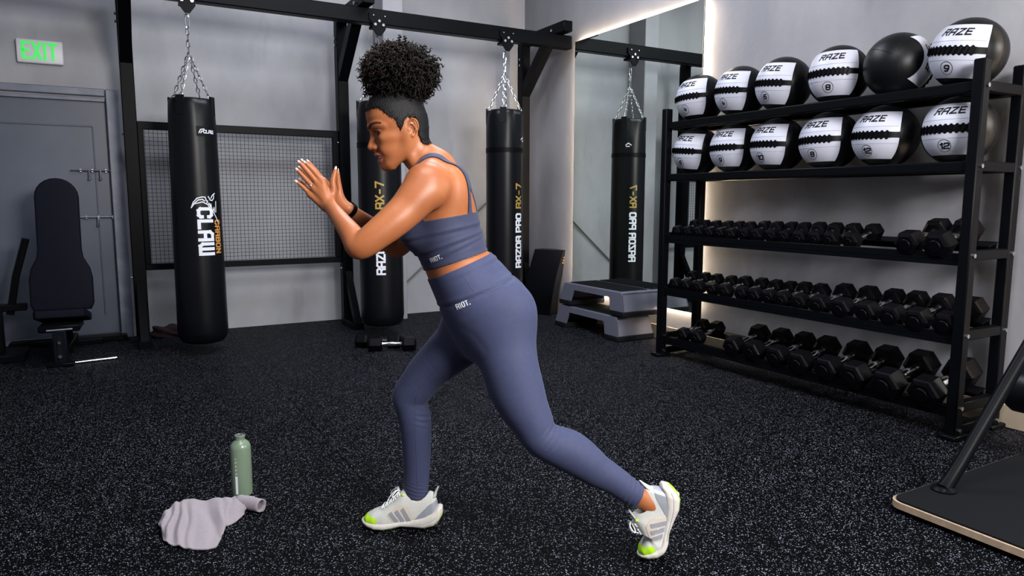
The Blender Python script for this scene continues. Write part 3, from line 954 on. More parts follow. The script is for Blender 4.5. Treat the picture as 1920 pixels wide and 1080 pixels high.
# ------------------------------------------------------------------ kick shield in the corner
ks = thing('kick_shield', 'black curved kick shield leaning in the corner by the mirror', 'kick shield', (3.87, 6.30, 0), -YAW - .50)
bm = BM()
prof = []
W, Hh, Th = .33, .68, .16
nseg = 14
front, back = [], []
for i in range(nseg + 1):
    q = i / nseg
    z = Hh * q
    bow = .075 * math.sin(math.pi * q) + .10 * q * 0
    front.append((-Th / 2 - bow * .6 + .05, z)); back.append((Th / 2 - bow + .07, z))
poly = front + list(reversed(back))
add_prism(bm, poly, -W / 2, W / 2, lambda y, z, x: (x + .16 * z, y + .12 * z, z))
bmesh.ops.bevel(bm, geom=[e for e in bm.edges if e.calc_face_angle(0) > .7], offset=.02, segments=3, affect='EDGES')
finish('pad_body', bm, M['vinyl'], ks)
for k in range(3):
    bm = BM(); z = .60 - .028 * k
    add_box(bm, (W / 2 + .002 + .16 * z, .055 + .12 * z, z), (.012, .085, .018), bevel=.005)
    finish('vent_ridge', bm, mat('led_glow_tint', (.25, .14, .05), .35, metal=.6), ks)  # brown glow of the mirror LEDs on this side, put into the ridge colour
bm = BM(); add_tube(bm, [(-.06, .12, .25), (-.06, .17, .33), (-.06, .19, .43), (-.06, .16, .5)], .014, 8); finish('handle', bm, M['vinyl'], ks)

# ------------------------------------------------------------------ aerobic steps
def step(z0, dy, dx, label):
    t = thing('aerobic_step', label, 'aerobic step', (3.885 + dx, 5.135 + dy, z0), 0, 'stacked aerobic steps')
    L, W, H = .90, .36, .155
    # deck rim with arched long sides: one skirt profile per long side
    for sx in (-1, 1):
        bm = BM()
        poly = [(-L / 2 - .03, 0), (-L / 2 + .012, H - .015), (-L / 2 + .03, H), (L / 2 - .03, H), (L / 2 - .012, H - .015), (L / 2 + .03, 0), (L / 2 - .15, 0), (L / 2 - .175, H - .062), (L / 2 - .19, H - .05), (-L / 2 + .19, H - .05), (-L / 2 + .175, H - .062), (-L / 2 + .15, 0)]
        add_prism(bm, poly, sx * (W / 2 - .012), sx * W / 2, lambda y, z, x: (x * (1 + .10 * (1 - z / H)), y, z))
        finish('side_skirt', bm, M['stepgrey'], t, smooth=False)
    for sy in (-1, 1):
        bm = BM()
        vs = []
        for (w_, yy, z) in ((W / 2 + .018, L / 2 + .03, 0), (W / 2, L / 2 - .012, H - .015)):
            vs.append((w_, yy, z))
        (wa, ya, za), (wb, yb, zb) = vs
        p = [bm.verts.new((x, sy * y_, z)) for (x, y_, z) in ((-wa, ya, za), (wa, ya, za), (wb, yb, zb), (-wb, yb, zb), (-wa, ya - .012, za), (wa, ya - .012, za), (wb, yb - .012, zb), (-wb, yb - .012, zb))]
        for f in ((0, 1, 2, 3), (4, 7, 6, 5), (0, 3, 7, 4), (1, 5, 6, 2), (3, 2, 6, 7), (0, 4, 5, 1)):
            bm.faces.new([p[i] for i in f])
        finish('end_skirt', bm, M['stepgrey'], t, smooth=False)
        bm = BM(); add_box(bm, (0, sy * (L / 2 - .055), -.022), (W + .045, .19, .045), bevel=.008); finish('foot_pad', bm, M['stepblack'], t)
    bm = BM(); add_box(bm, (0, 0, H - .005), (W, L - .03, .022), bevel=.010, seg=3); finish('deck', bm, M['stepgrey'], t)
    bm = BM(); add_box(bm, (0, 0, H + .008), (W - .07, L - .14, .012), bevel=.005, seg=2); finish('deck_mat', bm, M['stepblack'], t)
    bm = BM()
    for k in range(9):
        add_box(bm, ((k - 4) * .03, 0, H + .0145), (.008, L - .2, .003))
    finish('grip_ribs', bm, M['stepblack'], t, smooth=False)
    return t


step(.046, .03, -.01, 'grey aerobic step standing on the floor, lower of the stacked pair')
step(.2625, -.02, 0.005, 'grey aerobic step on top of the stacked pair under the mirror')

# ------------------------------------------------------------------ platform at the right edge
pf = thing('deck_platform', 'black rubber-topped platform with pale plywood edge at lower right', 'platform', (3.1, .9, 0))
def rrect(x0, x1, y0, y1, r):
    pts = []
    for cx, cy, a0 in ((x1 - r, y1 - r, 0), (x0 + r, y1 - r, 90), (x0 + r, y0 + r, 180), (x1 - r, y0 + r, 270)):
        for k in range(7):
            a = math.radians(a0 + 15 * k)
            pts.append((cx + r * math.cos(a), cy + r * math.sin(a)))
    return pts
bm = BM(); add_prism(bm, rrect(2.575, 3.62, .0, 1.575, .055), .020, .045, lambda x, y, z: (x, y, z)); part('plywood_board', bm, M['ply'], pf)
bm = BM(); add_prism(bm, rrect(2.585, 3.61, .01, 1.565, .05), .045, .052, lambda x, y, z: (x, y, z)); part('rubber_top', bm, M['stepblack'], pf)
bm = BM()
for x in (2.68, 3.5):
    add_box(bm, (x, .8, .010), (.10, 1.4, .020))
part('runners', bm, M['rubber'], pf)
bm = BM(); add_tube(bm, [(2.83, 1.50, .055), (2.868, 1.50, .085), (2.93, 1.495, .15), (3.44, 1.44, .78), (3.65, 1.41, 1.04)], [.030, .027, .026, .026, .026], 14); part('stanchion', bm, S, pf)
bm = BM(); add_lathe(bm, [(.045, 0), (.045, .006), (.034, .014), (.028, .018)], 18, (2.83, 1.50, .052)); part('foot_flange', bm, S, pf)
bm = BM(); bolt(bm, (2.80, 1.485, .058), (0, 0, 1), .008, .01); part('bolt', bm, M['bolt'], pf)
rl = thing('foam_roller', 'black round padded end at the right edge of the picture', 'roller pad', (3.42, 1.28, .052))
bm = BM(); add_lathe(bm, [(.03, -.2), (.085, -.195), (.10, -.17), (.10, .17), (.085, .195), (.03, .2)], 32, (3.50, 1.40, .36), axis='Y'); part('roller_pad', bm, M['vinyl'], rl)
bm = BM(); add_box(bm, (3.50, 1.40, .185), (.05, .06, .27), bevel=.006); part('roller_post', bm, S, rl)
bm = BM(); add_lathe(bm, [(.012, -.235), (.03, -.232), (.032, -.21), (.03, -.2)], 16, (3.50, 1.40, .36), axis='Y'); part('end_cap', bm, M['rubber'], rl)

# ------------------------------------------------------------------ bottle
bo = thing('water_bottle', 'sage green metal water bottle standing open behind the towel', 'bottle', (.405, 2.955, 0))
bm = BM(); add_lathe(bm, [(.030, 0), (.0385, .003), (.040, .012), (.040, .196), (.0385, .208), (.032, .220), (.0225, .228), (.0185, .232), (.0185, .243), (.021, .2445), (.0215, .2505), (.0195, .252), (.0150, .251), (.0145, .235), (.010, .232)], 40)
finish('bottle_body', bm, M['bottle'], bo)
bm = BM(); add_lathe(bm, [(.0148, .236), (.0152, .2515), (.0190, .2525), (.0192, .2515), (.0155, .2505)], 28)
finish('rim', bm, M['chrome'], bo)
def ob(a, z, off=.0006):
    b0 = math.atan2(-2.955, -.405)
    return ((.040 + off) * math.cos(b0 + a), (.040 + off) * math.sin(b0 + a), z)
bm = BM(); add_strokes(bm, [[(-.0, .02), (-.0, .085)]], .010, lambda x, y: ob(-.52 + x / .04, y), .01)
finish('print_block', bm, M['print_white'], bo, smooth=False)
bm = BM()
for k in range(9):
    z = .095 + .008 * k
    add_strokes(bm, [[(-.003, z), (.003, z)]] if k % 2 else [[(-.003, z), (-.003, z + .004), (.003, z + .004)]], .0016, lambda x, y: ob(-.52 + x / .04, y), .01)
finish('small_print', bm, M['print_white'], bo, smooth=False)
# ================================================================== PERSON
# limb stations in the person's own frame (x right, y away, z up): x, y, z, radius in profile, radius sideways
BODY = {'torso': [[-0.063, 0.0, 0.7734, 0.1337, 0.15], [-0.0953, 0.0, 0.841, 0.1368, 0.162], [-0.1399, 0.0, 0.917, 0.1219, 0.148], [-0.1842, 0.0, 0.9817, 0.1054, 0.126], [-0.1999, 0.0, 1.0336, 0.1087, 0.128], [-0.2207, 0.0, 1.0869, 0.1137, 0.138], [-0.2274, -0.0, 1.1364, 0.1117, 0.143], [-0.2339, 0.0, 1.1927, 0.1025, 0.145], [-0.2421, 0.0, 1.2504, 0.081, 0.125], [-0.2603, -0.005, 1.2971, 0.0579, 0.085]], 'near_leg': [[-0.0382, -0.075, 0.7693, 0.1016, 0.088], [-0.0241, -0.085, 0.7304, 0.0978, 0.09], [-0.0047, -0.1, 0.6537, 0.0898, 0.088], [0.0146, -0.11, 0.5885, 0.0862, 0.083], [0.0373, -0.12, 0.5341, 0.0765, 0.075], [0.0652, -0.128, 0.4829, 0.066, 0.066], [0.0896, -0.135, 0.4368, 0.0582, 0.057], [0.1333, -0.135, 0.4063, 0.0574, 0.055], [0.186, -0.132, 0.38, 0.0602, 0.056], [0.2392, -0.128, 0.3477, 0.0586, 0.054], [0.2787, -0.124, 0.3171, 0.0518, 0.048], [0.3344, -0.12, 0.2826, 0.0444, 0.04], [0.3961, -0.116, 0.2367, 0.0395, 0.035], [0.427, -0.114, 0.2193, 0.0364, 0.032], [0.4599, -0.112, 0.1961, 0.0355, 0.031], [0.493, -0.11, 0.1711, 0.0303, 0.028]], 'far_leg': [[-0.1448, 0.07, 0.7719, 0.0967, 0.086], [-0.1828, 0.075, 0.7065, 0.086, 0.085], [-0.2323, 0.08, 0.6577, 0.077, 0.08], [-0.2924, 0.09, 0.6014, 0.0671, 0.07], [-0.3355, 0.095, 0.5437, 0.0627, 0.061], [-0.3635, 0.1, 0.5013, 0.0591, 0.054], [-0.3573, 0.105, 0.4546, 0.0546, 0.053], [-0.3482, 0.11, 0.3996, 0.0539, 0.053], [-0.3459, 0.115, 0.3441, 0.0506, 0.05], [-0.3468, 0.125, 0.2397, 0.0452, 0.043], [-0.3516, 0.13, 0.1623, 0.0416, 0.037], [-0.3538, 0.135, 0.1232, 0.0394, 0.035], [-0.3582, 0.14, 0.0735, 0.0366, 0.033], [-0.3549, 0.14, 0.032, 0.0337, 0.03]], 'near_arm': [[-0.2455, -0.145, 1.2391, 0.0662, 0.058], [-0.263, -0.165, 1.2355, 0.0705, 0.056], [-0.287, -0.185, 1.2093, 0.0618, 0.052], [-0.3188, -0.205, 1.1707, 0.0549, 0.047], [-0.3574, -0.23, 1.1328, 0.0504, 0.044], [-0.4008, -0.25, 1.0969, 0.0453, 0.04], [-0.4343, -0.26, 1.0704, 0.042, 0.037], [-0.4568, -0.26, 1.0593, 0.038, 0.035], [-0.4722, -0.245, 1.0822, 0.0367, 0.034], [-0.4917, -0.22, 1.1033, 0.033, 0.032], [-0.5155, -0.185, 1.1229, 0.0294, 0.029], [-0.5467, -0.135, 1.1477, 0.0259, 0.025], [-0.5742, -0.09, 1.1687, 0.0238, 0.021], [-0.5891, -0.07, 1.182, 0.024, 0.018]], 'far_arm': [[-0.2971, 0.12, 1.2437, 0.063, 0.05], [-0.3275, 0.145, 1.1604, 0.0564, 0.045], [-0.3711, 0.165, 1.0844, 0.0494, 0.04], [-0.405, 0.17, 1.0403, 0.0439, 0.036], [-0.4233, 0.165, 1.0368, 0.04, 0.034], [-0.4599, 0.13, 1.0765, 0.0356, 0.031], [-0.4957, 0.08, 1.1155, 0.0303, 0.027], [-0.5233, 0.025, 1.1459, 0.0251, 0.023], [-0.5433, -0.01, 1.1677, 0.0229, 0.02]], 'neck': [[-0.2372, -0.01, 1.2797, 0.0526, 0.056], [-0.2837, -0.012, 1.3227, 0.0576, 0.054], [-0.3074, -0.015, 1.3465, 0.0557, 0.053], [-0.3254, -0.02, 1.3786, 0.052, 0.052], [-0.3352, -0.02, 1.4126, 0.0485, 0.05]]}
HAND = {'n_index': [[-0.616, -0.044, 1.2573, 0.0092], [-0.6431, -0.042, 1.2897, 0.0083], [-0.666, -0.038, 1.3129, 0.0062]], 'n_middle': [[-0.6278, -0.046, 1.2487, 0.0094], [-0.6583, -0.044, 1.2845, 0.0084], [-0.6849, -0.038, 1.3137, 0.0062]], 'n_ring': [[-0.6407, -0.045, 1.2341, 0.009], [-0.6696, -0.043, 1.2658, 0.008], [-0.6927, -0.038, 1.2898, 0.006]], 'n_pinky': [[-0.6543, -0.042, 1.2144, 0.0082], [-0.678, -0.041, 1.2375, 0.0072], [-0.6958, -0.038, 1.2521, 0.0055]], 'n_thumb': [[-0.5902, -0.044, 1.1956, 0.0125], [-0.5795, -0.048, 1.2282, 0.0112], [-0.5804, -0.048, 1.2573, 0.0098], [-0.5731, -0.042, 1.2916, 0.0065]], 'n_palm': [[-0.5904, -0.065, 1.182, 0.0165], [-0.6168, -0.041, 1.2574, 0.0125], [-0.5904, -0.065, 1.182, 0.0165], [-0.6289, -0.042, 1.2488, 0.013], [-0.5904, -0.065, 1.182, 0.0165], [-0.6415, -0.042, 1.2342, 0.013], [-0.5993, -0.065, 1.1717, 0.015], [-0.6548, -0.04, 1.2144, 0.0115], [-0.5897, -0.06, 1.1922, 0.015], [-0.5824, -0.044, 1.2231, 0.012]], 'f_index': [[-0.6214, -0.004, 1.2565, 0.0092], [-0.6461, -0.006, 1.2911, 0.0083], [-0.6652, -0.01, 1.3168, 0.0062]], 'f_middle': [[-0.6345, -0.002, 1.2479, 0.0094], [-0.6626, -0.004, 1.2877, 0.0084], [-0.6843, -0.01, 1.3194, 0.0062]], 'f_ring': [[-0.6453, -0.003, 1.2339, 0.009], [-0.6734, -0.005, 1.2703, 0.008], [-0.6939, -0.01, 1.2961, 0.006]], 'f_pinky': [[-0.6557, -0.006, 1.2129, 0.0082], [-0.6792, -0.007, 1.239, 0.0072], [-0.6935, -0.01, 1.2563, 0.0055]], 'f_thumb': [[-0.577, -0.006, 1.1921, 0.0125], [-0.5703, -0.008, 1.227, 0.0108], [-0.5725, -0.01, 1.2548, 0.0095], [-0.5724, -0.014, 1.2858, 0.0068]], 'f_palm': [[-0.5507, -0.008, 1.1729, 0.0165], [-0.6206, -0.007, 1.2565, 0.0125], [-0.5542, -0.008, 1.1729, 0.0165], [-0.6335, -0.006, 1.2478, 0.013], [-0.5578, -0.008, 1.1711, 0.0165], [-0.6445, -0.006, 1.2338, 0.013], [-0.572, -0.008, 1.1676, 0.015], [-0.6551, -0.008, 1.2129, 0.0115], [-0.5536, -0.01, 1.1781, 0.015], [-0.5727, -0.006, 1.22, 0.012]]}


class Field:
    """signed distance samples on a box grid"""
    def __init__(s, lo, hi, h):
        s.lo = np.array(lo, np.float32); s.h = h
        s.n = np.ceil((np.array(hi) - np.array(lo)) / h).astype(int) + 1
        s.F = np.full(s.n, 1.0, np.float32)

    def sub(s, lo, hi):
        a = np.clip(np.floor((np.array(lo) - s.lo) / s.h).astype(int), 0, s.n)
        b = np.clip(np.ceil((np.array(hi) - s.lo) / s.h).astype(int) + 1, 0, s.n)
        if (b <= a).any():
            return None, None
        sl = tuple(slice(i, j) for i, j in zip(a, b))
        ax = [(s.lo[i] + s.h * np.arange(a[i], b[i])).astype(np.float32) for i in range(3)]
        return sl, np.meshgrid(*ax, indexing='ij')

    def put(s, sl, d, k, mode='u'):
        A = s.F[sl]
        if mode == 'u':
            if k <= 0:
                s.F[sl] = np.minimum(A, d)
            else:
                hh = np.clip(.5 + .5 * (A - d) / k, 0, 1)
                s.F[sl] = A * (1 - hh) + d * hh - k * hh * (1 - hh)
        else:                       # carve
            d = -d
            hh = np.clip(.5 - .5 * (A - d) / max(k, 1e-5), 0, 1)
            s.F[sl] = A * (1 - hh) + d * hh + k * hh * (1 - hh)

    def blur(s, n=1):
        F = s.F
        for _ in range(n):
            for ax in range(3):
                G = F.copy()
                a = [slice(None)] * 3; b = [slice(None)] * 3; c = [slice(None)] * 3
                a[ax] = slice(1, -1); b[ax] = slice(0, -2); c[ax] = slice(2, None)
                G[tuple(a)] = .5 * F[tuple(a)] + .25 * (F[tuple(b)] + F[tuple(c)])
                F = G
        s.F = F

    def mesh(s):
        F = s.F
        I = F < 0
        cnt = np.zeros(np.array(F.shape) - 1, np.uint8)
        for dx in (0, 1):
            for dy in (0, 1):
                for dz in (0, 1):
                    cnt += I[dx:F.shape[0] - 1 + dx, dy:F.shape[1] - 1 + dy, dz:F.shape[2] - 1 + dz]
        act = (cnt > 0) & (cnt < 8)
        idx = np.argwhere(act)
        vid = np.full(act.shape, -1, np.int32)
        vid[act] = np.arange(len(idx))
        V = {}
        for c in [(x, y, z) for x in (0, 1) for y in (0, 1) for z in (0, 1)]:
            V[c] = F[idx[:, 0] + c[0], idx[:, 1] + c[1], idx[:, 2] + c[2]]
        P = np.zeros((len(idx), 3)); N = np.zeros(len(idx))
        for c in V:
            for ax in range(3):
                if c[ax] == 0:
                    e = list(c); e[ax] = 1; e = tuple(e)
                    a, b = V[c], V[e]
                    m = (a < 0) != (b < 0)
                    t = np.where(m, a / np.where(m, a - b, 1), 0)
                    q = np.array(c, float)[None, :].repeat(len(idx), 0)
                    q[:, ax] += t
                    P += q * m[:, None]; N += m
        P = s.lo + s.h * (idx + P / N[:, None])
        faces = []
        for ax in range(3):
            b, c = (ax + 1) % 3, (ax + 2) % 3
            s0 = [slice(None)] * 3; s1 = [slice(None)] * 3
            s0[ax] = slice(0, -1); s1[ax] = slice(1, None)
            A, B = I[tuple(s0)], I[tuple(s1)]
            for flip, mm in ((False, A & ~B), (True, ~A & B)):
                e = np.argwhere(mm)
                e = e[(e[:, b] > 0) & (e[:, c] > 0) & (e[:, b] < act.shape[b]) & (e[:, c] < act.shape[c])]
                if not len(e):
                    continue
                def cell(db, dc):
                    q = e.copy(); q[:, b] += db; q[:, c] += dc
                    return vid[q[:, 0], q[:, 1], q[:, 2]]
                Q = np.stack([cell(-1, -1), cell(0, -1), cell(0, 0), cell(-1, 0)], 1)
                faces.append(Q[:, ::-1] if flip else Q)
        Fq = np.concatenate(faces)
        Fq = Fq[(Fq >= 0).all(1)]
        return P, Fq


def catmull(rows, m=4):
    R = np.array(rows, float)
    Pp = np.vstack([2 * R[0] - R[1], R, 2 * R[-1] - R[-2]])
    out = []
    for i in range(1, len(Pp) - 2):
        p0, p1, p2, p3 = Pp[i - 1:i + 3]
        for k in range(m):
            t = k / m
            out.append(.5 * (2 * p1 + (p2 - p0) * t + (2 * p0 - 5 * p1 + 4 * p2 - p3) * t * t + (3 * p1 - p0 - 3 * p2 + p3) * t ** 3))
    out.append(R[-1])
    return np.array(out)


def put_chain(G, rows, k, lat=(0, 1, 0), m=4, mode='u'):
    C = catmull(rows, m) if m > 1 else np.array(rows, float)
    if C.shape[1] == 4:
        C = np.column_stack([C, C[:, 3]])
    rm = C[:, 3:5].max() + k + 2 * G.h
    sl, X = G.sub(C[:, :3].min(0) - rm, C[:, :3].max(0) + rm)
    if sl is None:
        return
    tmp = np.full(X[0].shape, 1.0, np.float32)
    ax = [X[0][:, 0, 0], X[1][0, :, 0], X[2][0, 0, :]]
    lat = np.array(lat, float)
    for i in range(len(C) - 1):
        a, b = C[i, :3], C[i + 1, :3]
        ab = b - a; L = np.linalg.norm(ab)
        if L < 1e-7:
            continue
        d = ab / L
        s = lat - d * (lat @ d); sn = np.linalg.norm(s)
        if sn < 1e-3:
            s = np.cross(d, (1, 0, 0)); sn = np.linalg.norm(s)
        s /= sn
        n = np.cross(d, s)
        rr = max(C[i, 3:5].max(), C[i + 1, 3:5].max()) + k + 2 * G.h
        lo, hi = np.minimum(a, b) - rr, np.maximum(a, b) + rr
        w = [slice(np.searchsorted(ax[q], lo[q]), np.searchsorted(ax[q], hi[q])) for q in range(3)]
        w = tuple(w)
        x, y, z = (X[q][w] for q in range(3))
        if x.size == 0:
            continue
        px, py, pz = x - a[0], y - a[1], z - a[2]
        t = (px * d[0] + py * d[1] + pz * d[2]) / L
        tc = np.clip(t, 0, 1)
        ra = C[i, 3] + (C[i + 1, 3] - C[i, 3]) * tc
        rb = C[i, 4] + (C[i + 1, 4] - C[i, 4]) * tc
        qa = (t - tc) * L
        qs = px * s[0] + py * s[1] + pz * s[2]
        qn = px * n[0] + py * n[1] + pz * n[2]
        mn = np.minimum(ra, rb)
        e = np.sqrt((qn / ra) ** 2 + (qs / rb) ** 2 + (qa / mn) ** 2)
        # first-order distance for an ellipse
        g = np.sqrt((qn / ra ** 2) ** 2 + (qs / rb ** 2) ** 2 + (qa / mn ** 2) ** 2) + 1e-6
        dd = np.where(e > .3, e * (e - 1) / g, (e - 1) * mn)
        tmp[w] = np.minimum(tmp[w], dd)
    G.put(sl, tmp, k, mode)


def put_ell(G, c, r, k, Rm=None, mode='u'):
    c = np.array(c, float); r = np.array(r, float)
    rm = r.max() + k + 2 * G.h
    sl, X = G.sub(c - rm, c + rm)
    if sl is None:
        return
    p = [X[i] - c[i] for i in range(3)]
    if Rm is not None:
        p = [sum(p[j] * Rm[j][i] for j in range(3)) for i in range(3)]       # columns of Rm are the axes
    e = np.sqrt(sum((p[i] / r[i]) ** 2 for i in range(3)))
    g = np.sqrt(sum((p[i] / r[i] ** 2) ** 2 for i in range(3))) + 1e-6
    d = np.where(e > .2, e * (e - 1) / g, (e - 1) * r.min())
    G.put(sl, d.astype(np.float32), k, mode)


def mesh_from(name, P, Fc, m, parent, smooth=True):
    me = bpy.data.meshes.new(name)
    me.from_pydata([tuple(p) for p in P], [], [tuple(int(i) for i in f) for f in Fc])
    me.materials.append(m)
    if smooth:
        me.polygons.foreach_set('use_smooth', [True] * len(me.polygons))
    o = bpy.data.objects.new(name, me)
    COL.objects.link(o)
    if parent is not None:
        o.parent = parent
    return o


def vnormals(P, Fq):
    N = np.zeros_like(P)
    T = tri(Fq)
    fn = np.cross(P[T[:, 1]] - P[T[:, 0]], P[T[:, 2]] - P[T[:, 0]])
    for i in range(3):
        np.add.at(N, T[:, i], fn)
    return N / (np.linalg.norm(N, axis=1, keepdims=True) + 1e-12)


def tri(Fq):
    Fq = np.asarray(Fq)
    if Fq.shape[1] == 3:
        return Fq
    return np.concatenate([Fq[:, [0, 1, 2]], Fq[:, [0, 2, 3]]])


def clip_mesh(P, T, S, N=None):
    """keep the part of a triangle mesh where S < 0, cutting triangles on the zero line"""
    ins = S < 0
    c = ins[T].sum(1)
    keep = T[c == 3]
    newP, newN, cache, out = [], [], {}, []
    base = len(P)

    def cut(i, j):
        key = (i, j) if i < j else (j, i)
        if key not in cache:
            i, j = key
            t = S[i] / (S[i] - S[j])
            cache[key] = base + len(newP)
            newP.append(P[i] + (P[j] - P[i]) * t)
            if N is not None:
                newN.append(N[i] + (N[j] - N[i]) * t)
        return cache[key]
    for t, n in zip(T, c):
        if n == 1 or n == 2:
            poly = []
            for a in range(3):
                i, j = int(t[a]), int(t[(a + 1) % 3])
                if ins[i]:
                    poly.append(i)
                if ins[i] != ins[j]:
                    poly.append(cut(i, j))
            out.append((poly[0], poly[1], poly[2]))
            if len(poly) == 4:
                out.append((poly[0], poly[2], poly[3]))
    P2 = np.vstack([P, np.array(newP)]) if newP else P
    N2 = None
    if N is not None:
        N2 = np.vstack([N, np.array(newN)]) if newN else N
    F2 = np.vstack([keep, np.array(out, int)]) if out else keep
    if len(F2) == 0:
        return P2[:0], F2, N2
    u, inv = np.unique(F2, return_inverse=True)
    return P2[u], inv.reshape(F2.shape), (N2[u] if N2 is not None else None)


def poly_sd(x, y, poly):
    """signed distance to a closed 2D polygon, negative inside"""
    poly = np.array(poly, float)
    d = np.full(x.shape, 1e9); ins = np.zeros(x.shape, bool)
    for (x0, y0), (x1, y1) in zip(poly, np.roll(poly, -1, 0)):
        ex, ey = x1 - x0, y1 - y0
        t = np.clip(((x - x0) * ex + (y - y0) * ey) / (ex * ex + ey * ey + 1e-12), 0, 1)
        d = np.minimum(d, np.hypot(x - x0 - ex * t, y - y0 - ey * t))
        cond = ((y0 > y) != (y1 > y)) & (x < (x1 - x0) * (y - y0) / (y1 - y0 + 1e-15) + x0)
        ins ^= cond
    return np.where(ins, -d, d)


def line_sd(P, pts):
    pts = np.array(pts, float)
    d = np.full(len(P), 1e9)
    for a, b in zip(pts[:-1], pts[1:]):
        ab = b - a
        t = np.clip(((P - a) @ ab) / (ab @ ab), 0, 1)
        d = np.minimum(d, np.linalg.norm(P - a - t[:, None] * ab, axis=1))
    return d


# ------------------------------------------------------------------ materials of the figure
def skin_mat():
    m, nt, b = _bsdf('skin')
    b.inputs['Subsurface Weight'].default_value = 0.12
    b.inputs['Subsurface Radius'].default_value = (1.0, 0.35, 0.18)
    b.inputs['Subsurface Scale'].default_value = 0.012
    b.inputs['Roughness'].default_value = 0.43
    b.inputs['Specular IOR Level'].default_value = 0.4
    tc = nt.nodes.new('ShaderNodeTexCoord')
    n = nt.nodes.new('ShaderNodeTexNoise'); n.inputs['Scale'].default_value = 9; n.inputs['Detail'].default_value = 4
    nt.links.new(tc.outputs['Object'], n.inputs['Vector'])
    r = nt.nodes.new('ShaderNodeValToRGB')
    r.color_ramp.elements[0].position = .3; r.color_ramp.elements[0].color = (0.315, 0.098, 0.035, 1)
    r.color_ramp.elements[1].position = .7; r.color_ramp.elements[1].color = (0.38, 0.132, 0.050, 1)
    nt.links.new(n.outputs['Fac'], r.inputs['Fac']); nt.links.new(r.outputs['Color'], b.inputs['Base Color'])
    n2 = nt.nodes.new('ShaderNodeTexNoise'); n2.inputs['Scale'].default_value = 420; n2.inputs['Detail'].default_value = 2
    nt.links.new(tc.outputs['Object'], n2.inputs['Vector'])
    bp = nt.nodes.new('ShaderNodeBump'); bp.inputs['Strength'].default_value = .12; bp.inputs['Distance'].default_value = .001
    nt.links.new(n2.outputs['Fac'], bp.inputs['Height']); nt.links.new(bp.outputs['Normal'], b.inputs['Normal'])
    return m


M['skin'] = skin_mat()
M['legging'] = mat('blue_grey_jersey', (0.045, 0.053, 0.110), 0.66, spec=0.2, noise=0.05, nscale=60, bump=0.15, bscale=900, sheen=0.08)
M['top'] = mat('blue_grey_top_jersey', (0.040, 0.046, 0.090), 0.66, spec=0.2, noise=0.05, nscale=60, bump=0.15, bscale=900, sheen=0.08)
M['hair'] = mat('dark_curly_hair', (0.005, 0.003, 0.0025), 0.5, spec=0.22, noise=0.5, nscale=30)
M['hair_brown'] = mat('brown_curl_tips', (0.024, 0.009, 0.005), 0.5, spec=0.25, noise=0.5, nscale=30)
M['haircap'] = mat('slick_hair', (0.0035, 0.003, 0.0042), 0.45, spec=0.22, noise=0.7, nscale=160, bump=0.5, bscale=700)
M['brow'] = mat('eyebrow_hair', (0.045, 0.020, 0.012), 0.8, spec=.1)
M['eyewhite'] = mat('eye_white', (0.40, 0.36, 0.34), 0.2)
M['iris'] = mat('dark_iris', (0.012, 0.007, 0.005), 0.1)
M['lip'] = mat('lips', (0.36, 0.11, 0.075), 0.35)
M['teeth'] = mat('teeth', (0.75, 0.72, 0.68), 0.25)
M['nail'] = mat('pale_nail', (0.78, 0.55, 0.48), 0.2, coat=.5)
M['gold'] = mat('silver_ring', (0.85, 0.84, 0.82), 0.12, metal=1.0)
M['shoe_white'] = mat('shoe_knit_white', (0.52, 0.525, 0.505), 0.7, noise=0.05, nscale=200, bump=0.4, bscale=900)
M['shoe_sole'] = mat('shoe_foam_sole', (0.54, 0.51, 0.475), 0.65, noise=0.04, nscale=300, bump=0.5, bscale=500)
M['shoe_silver'] = mat('shoe_silver', (0.36, 0.38, 0.44), 0.35, metal=.35)
M['shoe_cage'] = mat('shoe_beige_cage', (0.55, 0.47, 0.40), 0.5)
M['lime'] = mat('lime_rubber', (0.42, 0.75, 0.02), 0.5)
M['lace'] = mat('lace_white', (0.70, 0.71, 0.72), 0.8)

# ------------------------------------------------------------------ root
W0 = 2.36
woman = thing('person', 'person in blue-grey sports top and leggings lunging with palms pressed together', 'person',
              (W0 * math.sin(YAW), W0 * math.cos(YAW), 0), -YAW)

# head frame
_p, _y = math.radians(15), math.radians(23)
HF = np.array([-math.cos(_y) * math.cos(_p), -math.sin(_y) * math.cos(_p), -math.sin(_p)])
HS = np.array([math.sin(_y), -math.cos(_y), 0.0])
HT = np.cross(HF, HS)
HO = np.array([-0.3526, -0.020, 1.424])
FS = 0.9                               # length of the face in front of the ears
HM = np.column_stack([HF, HS, HT])


def hp(f, s, t):
    return HO + HF * (f * FS if f > 0 else f) + HS * s + HT * t


HEAD = np.array([  # t, back, front, half width
    (.128, -.005, .045, .012), (.121, -.035, .078, .046), (.104, -.058, .102, .063), (.085, -.071, .115, .071), (.06, -.080, .1195, .0745),
    (.03, -.084, .1185, .0755), (.012, -.083, .1135, .0735), (-.012, -.079, .1085, .068), (-.036, -.068, .1085, .0610), (-.058, -.04, .1070, .0525),
    (-.078, .008, .1035, .0440), (-.096, .04, .1025, .0345), (-.110, .065, .096, .020)])


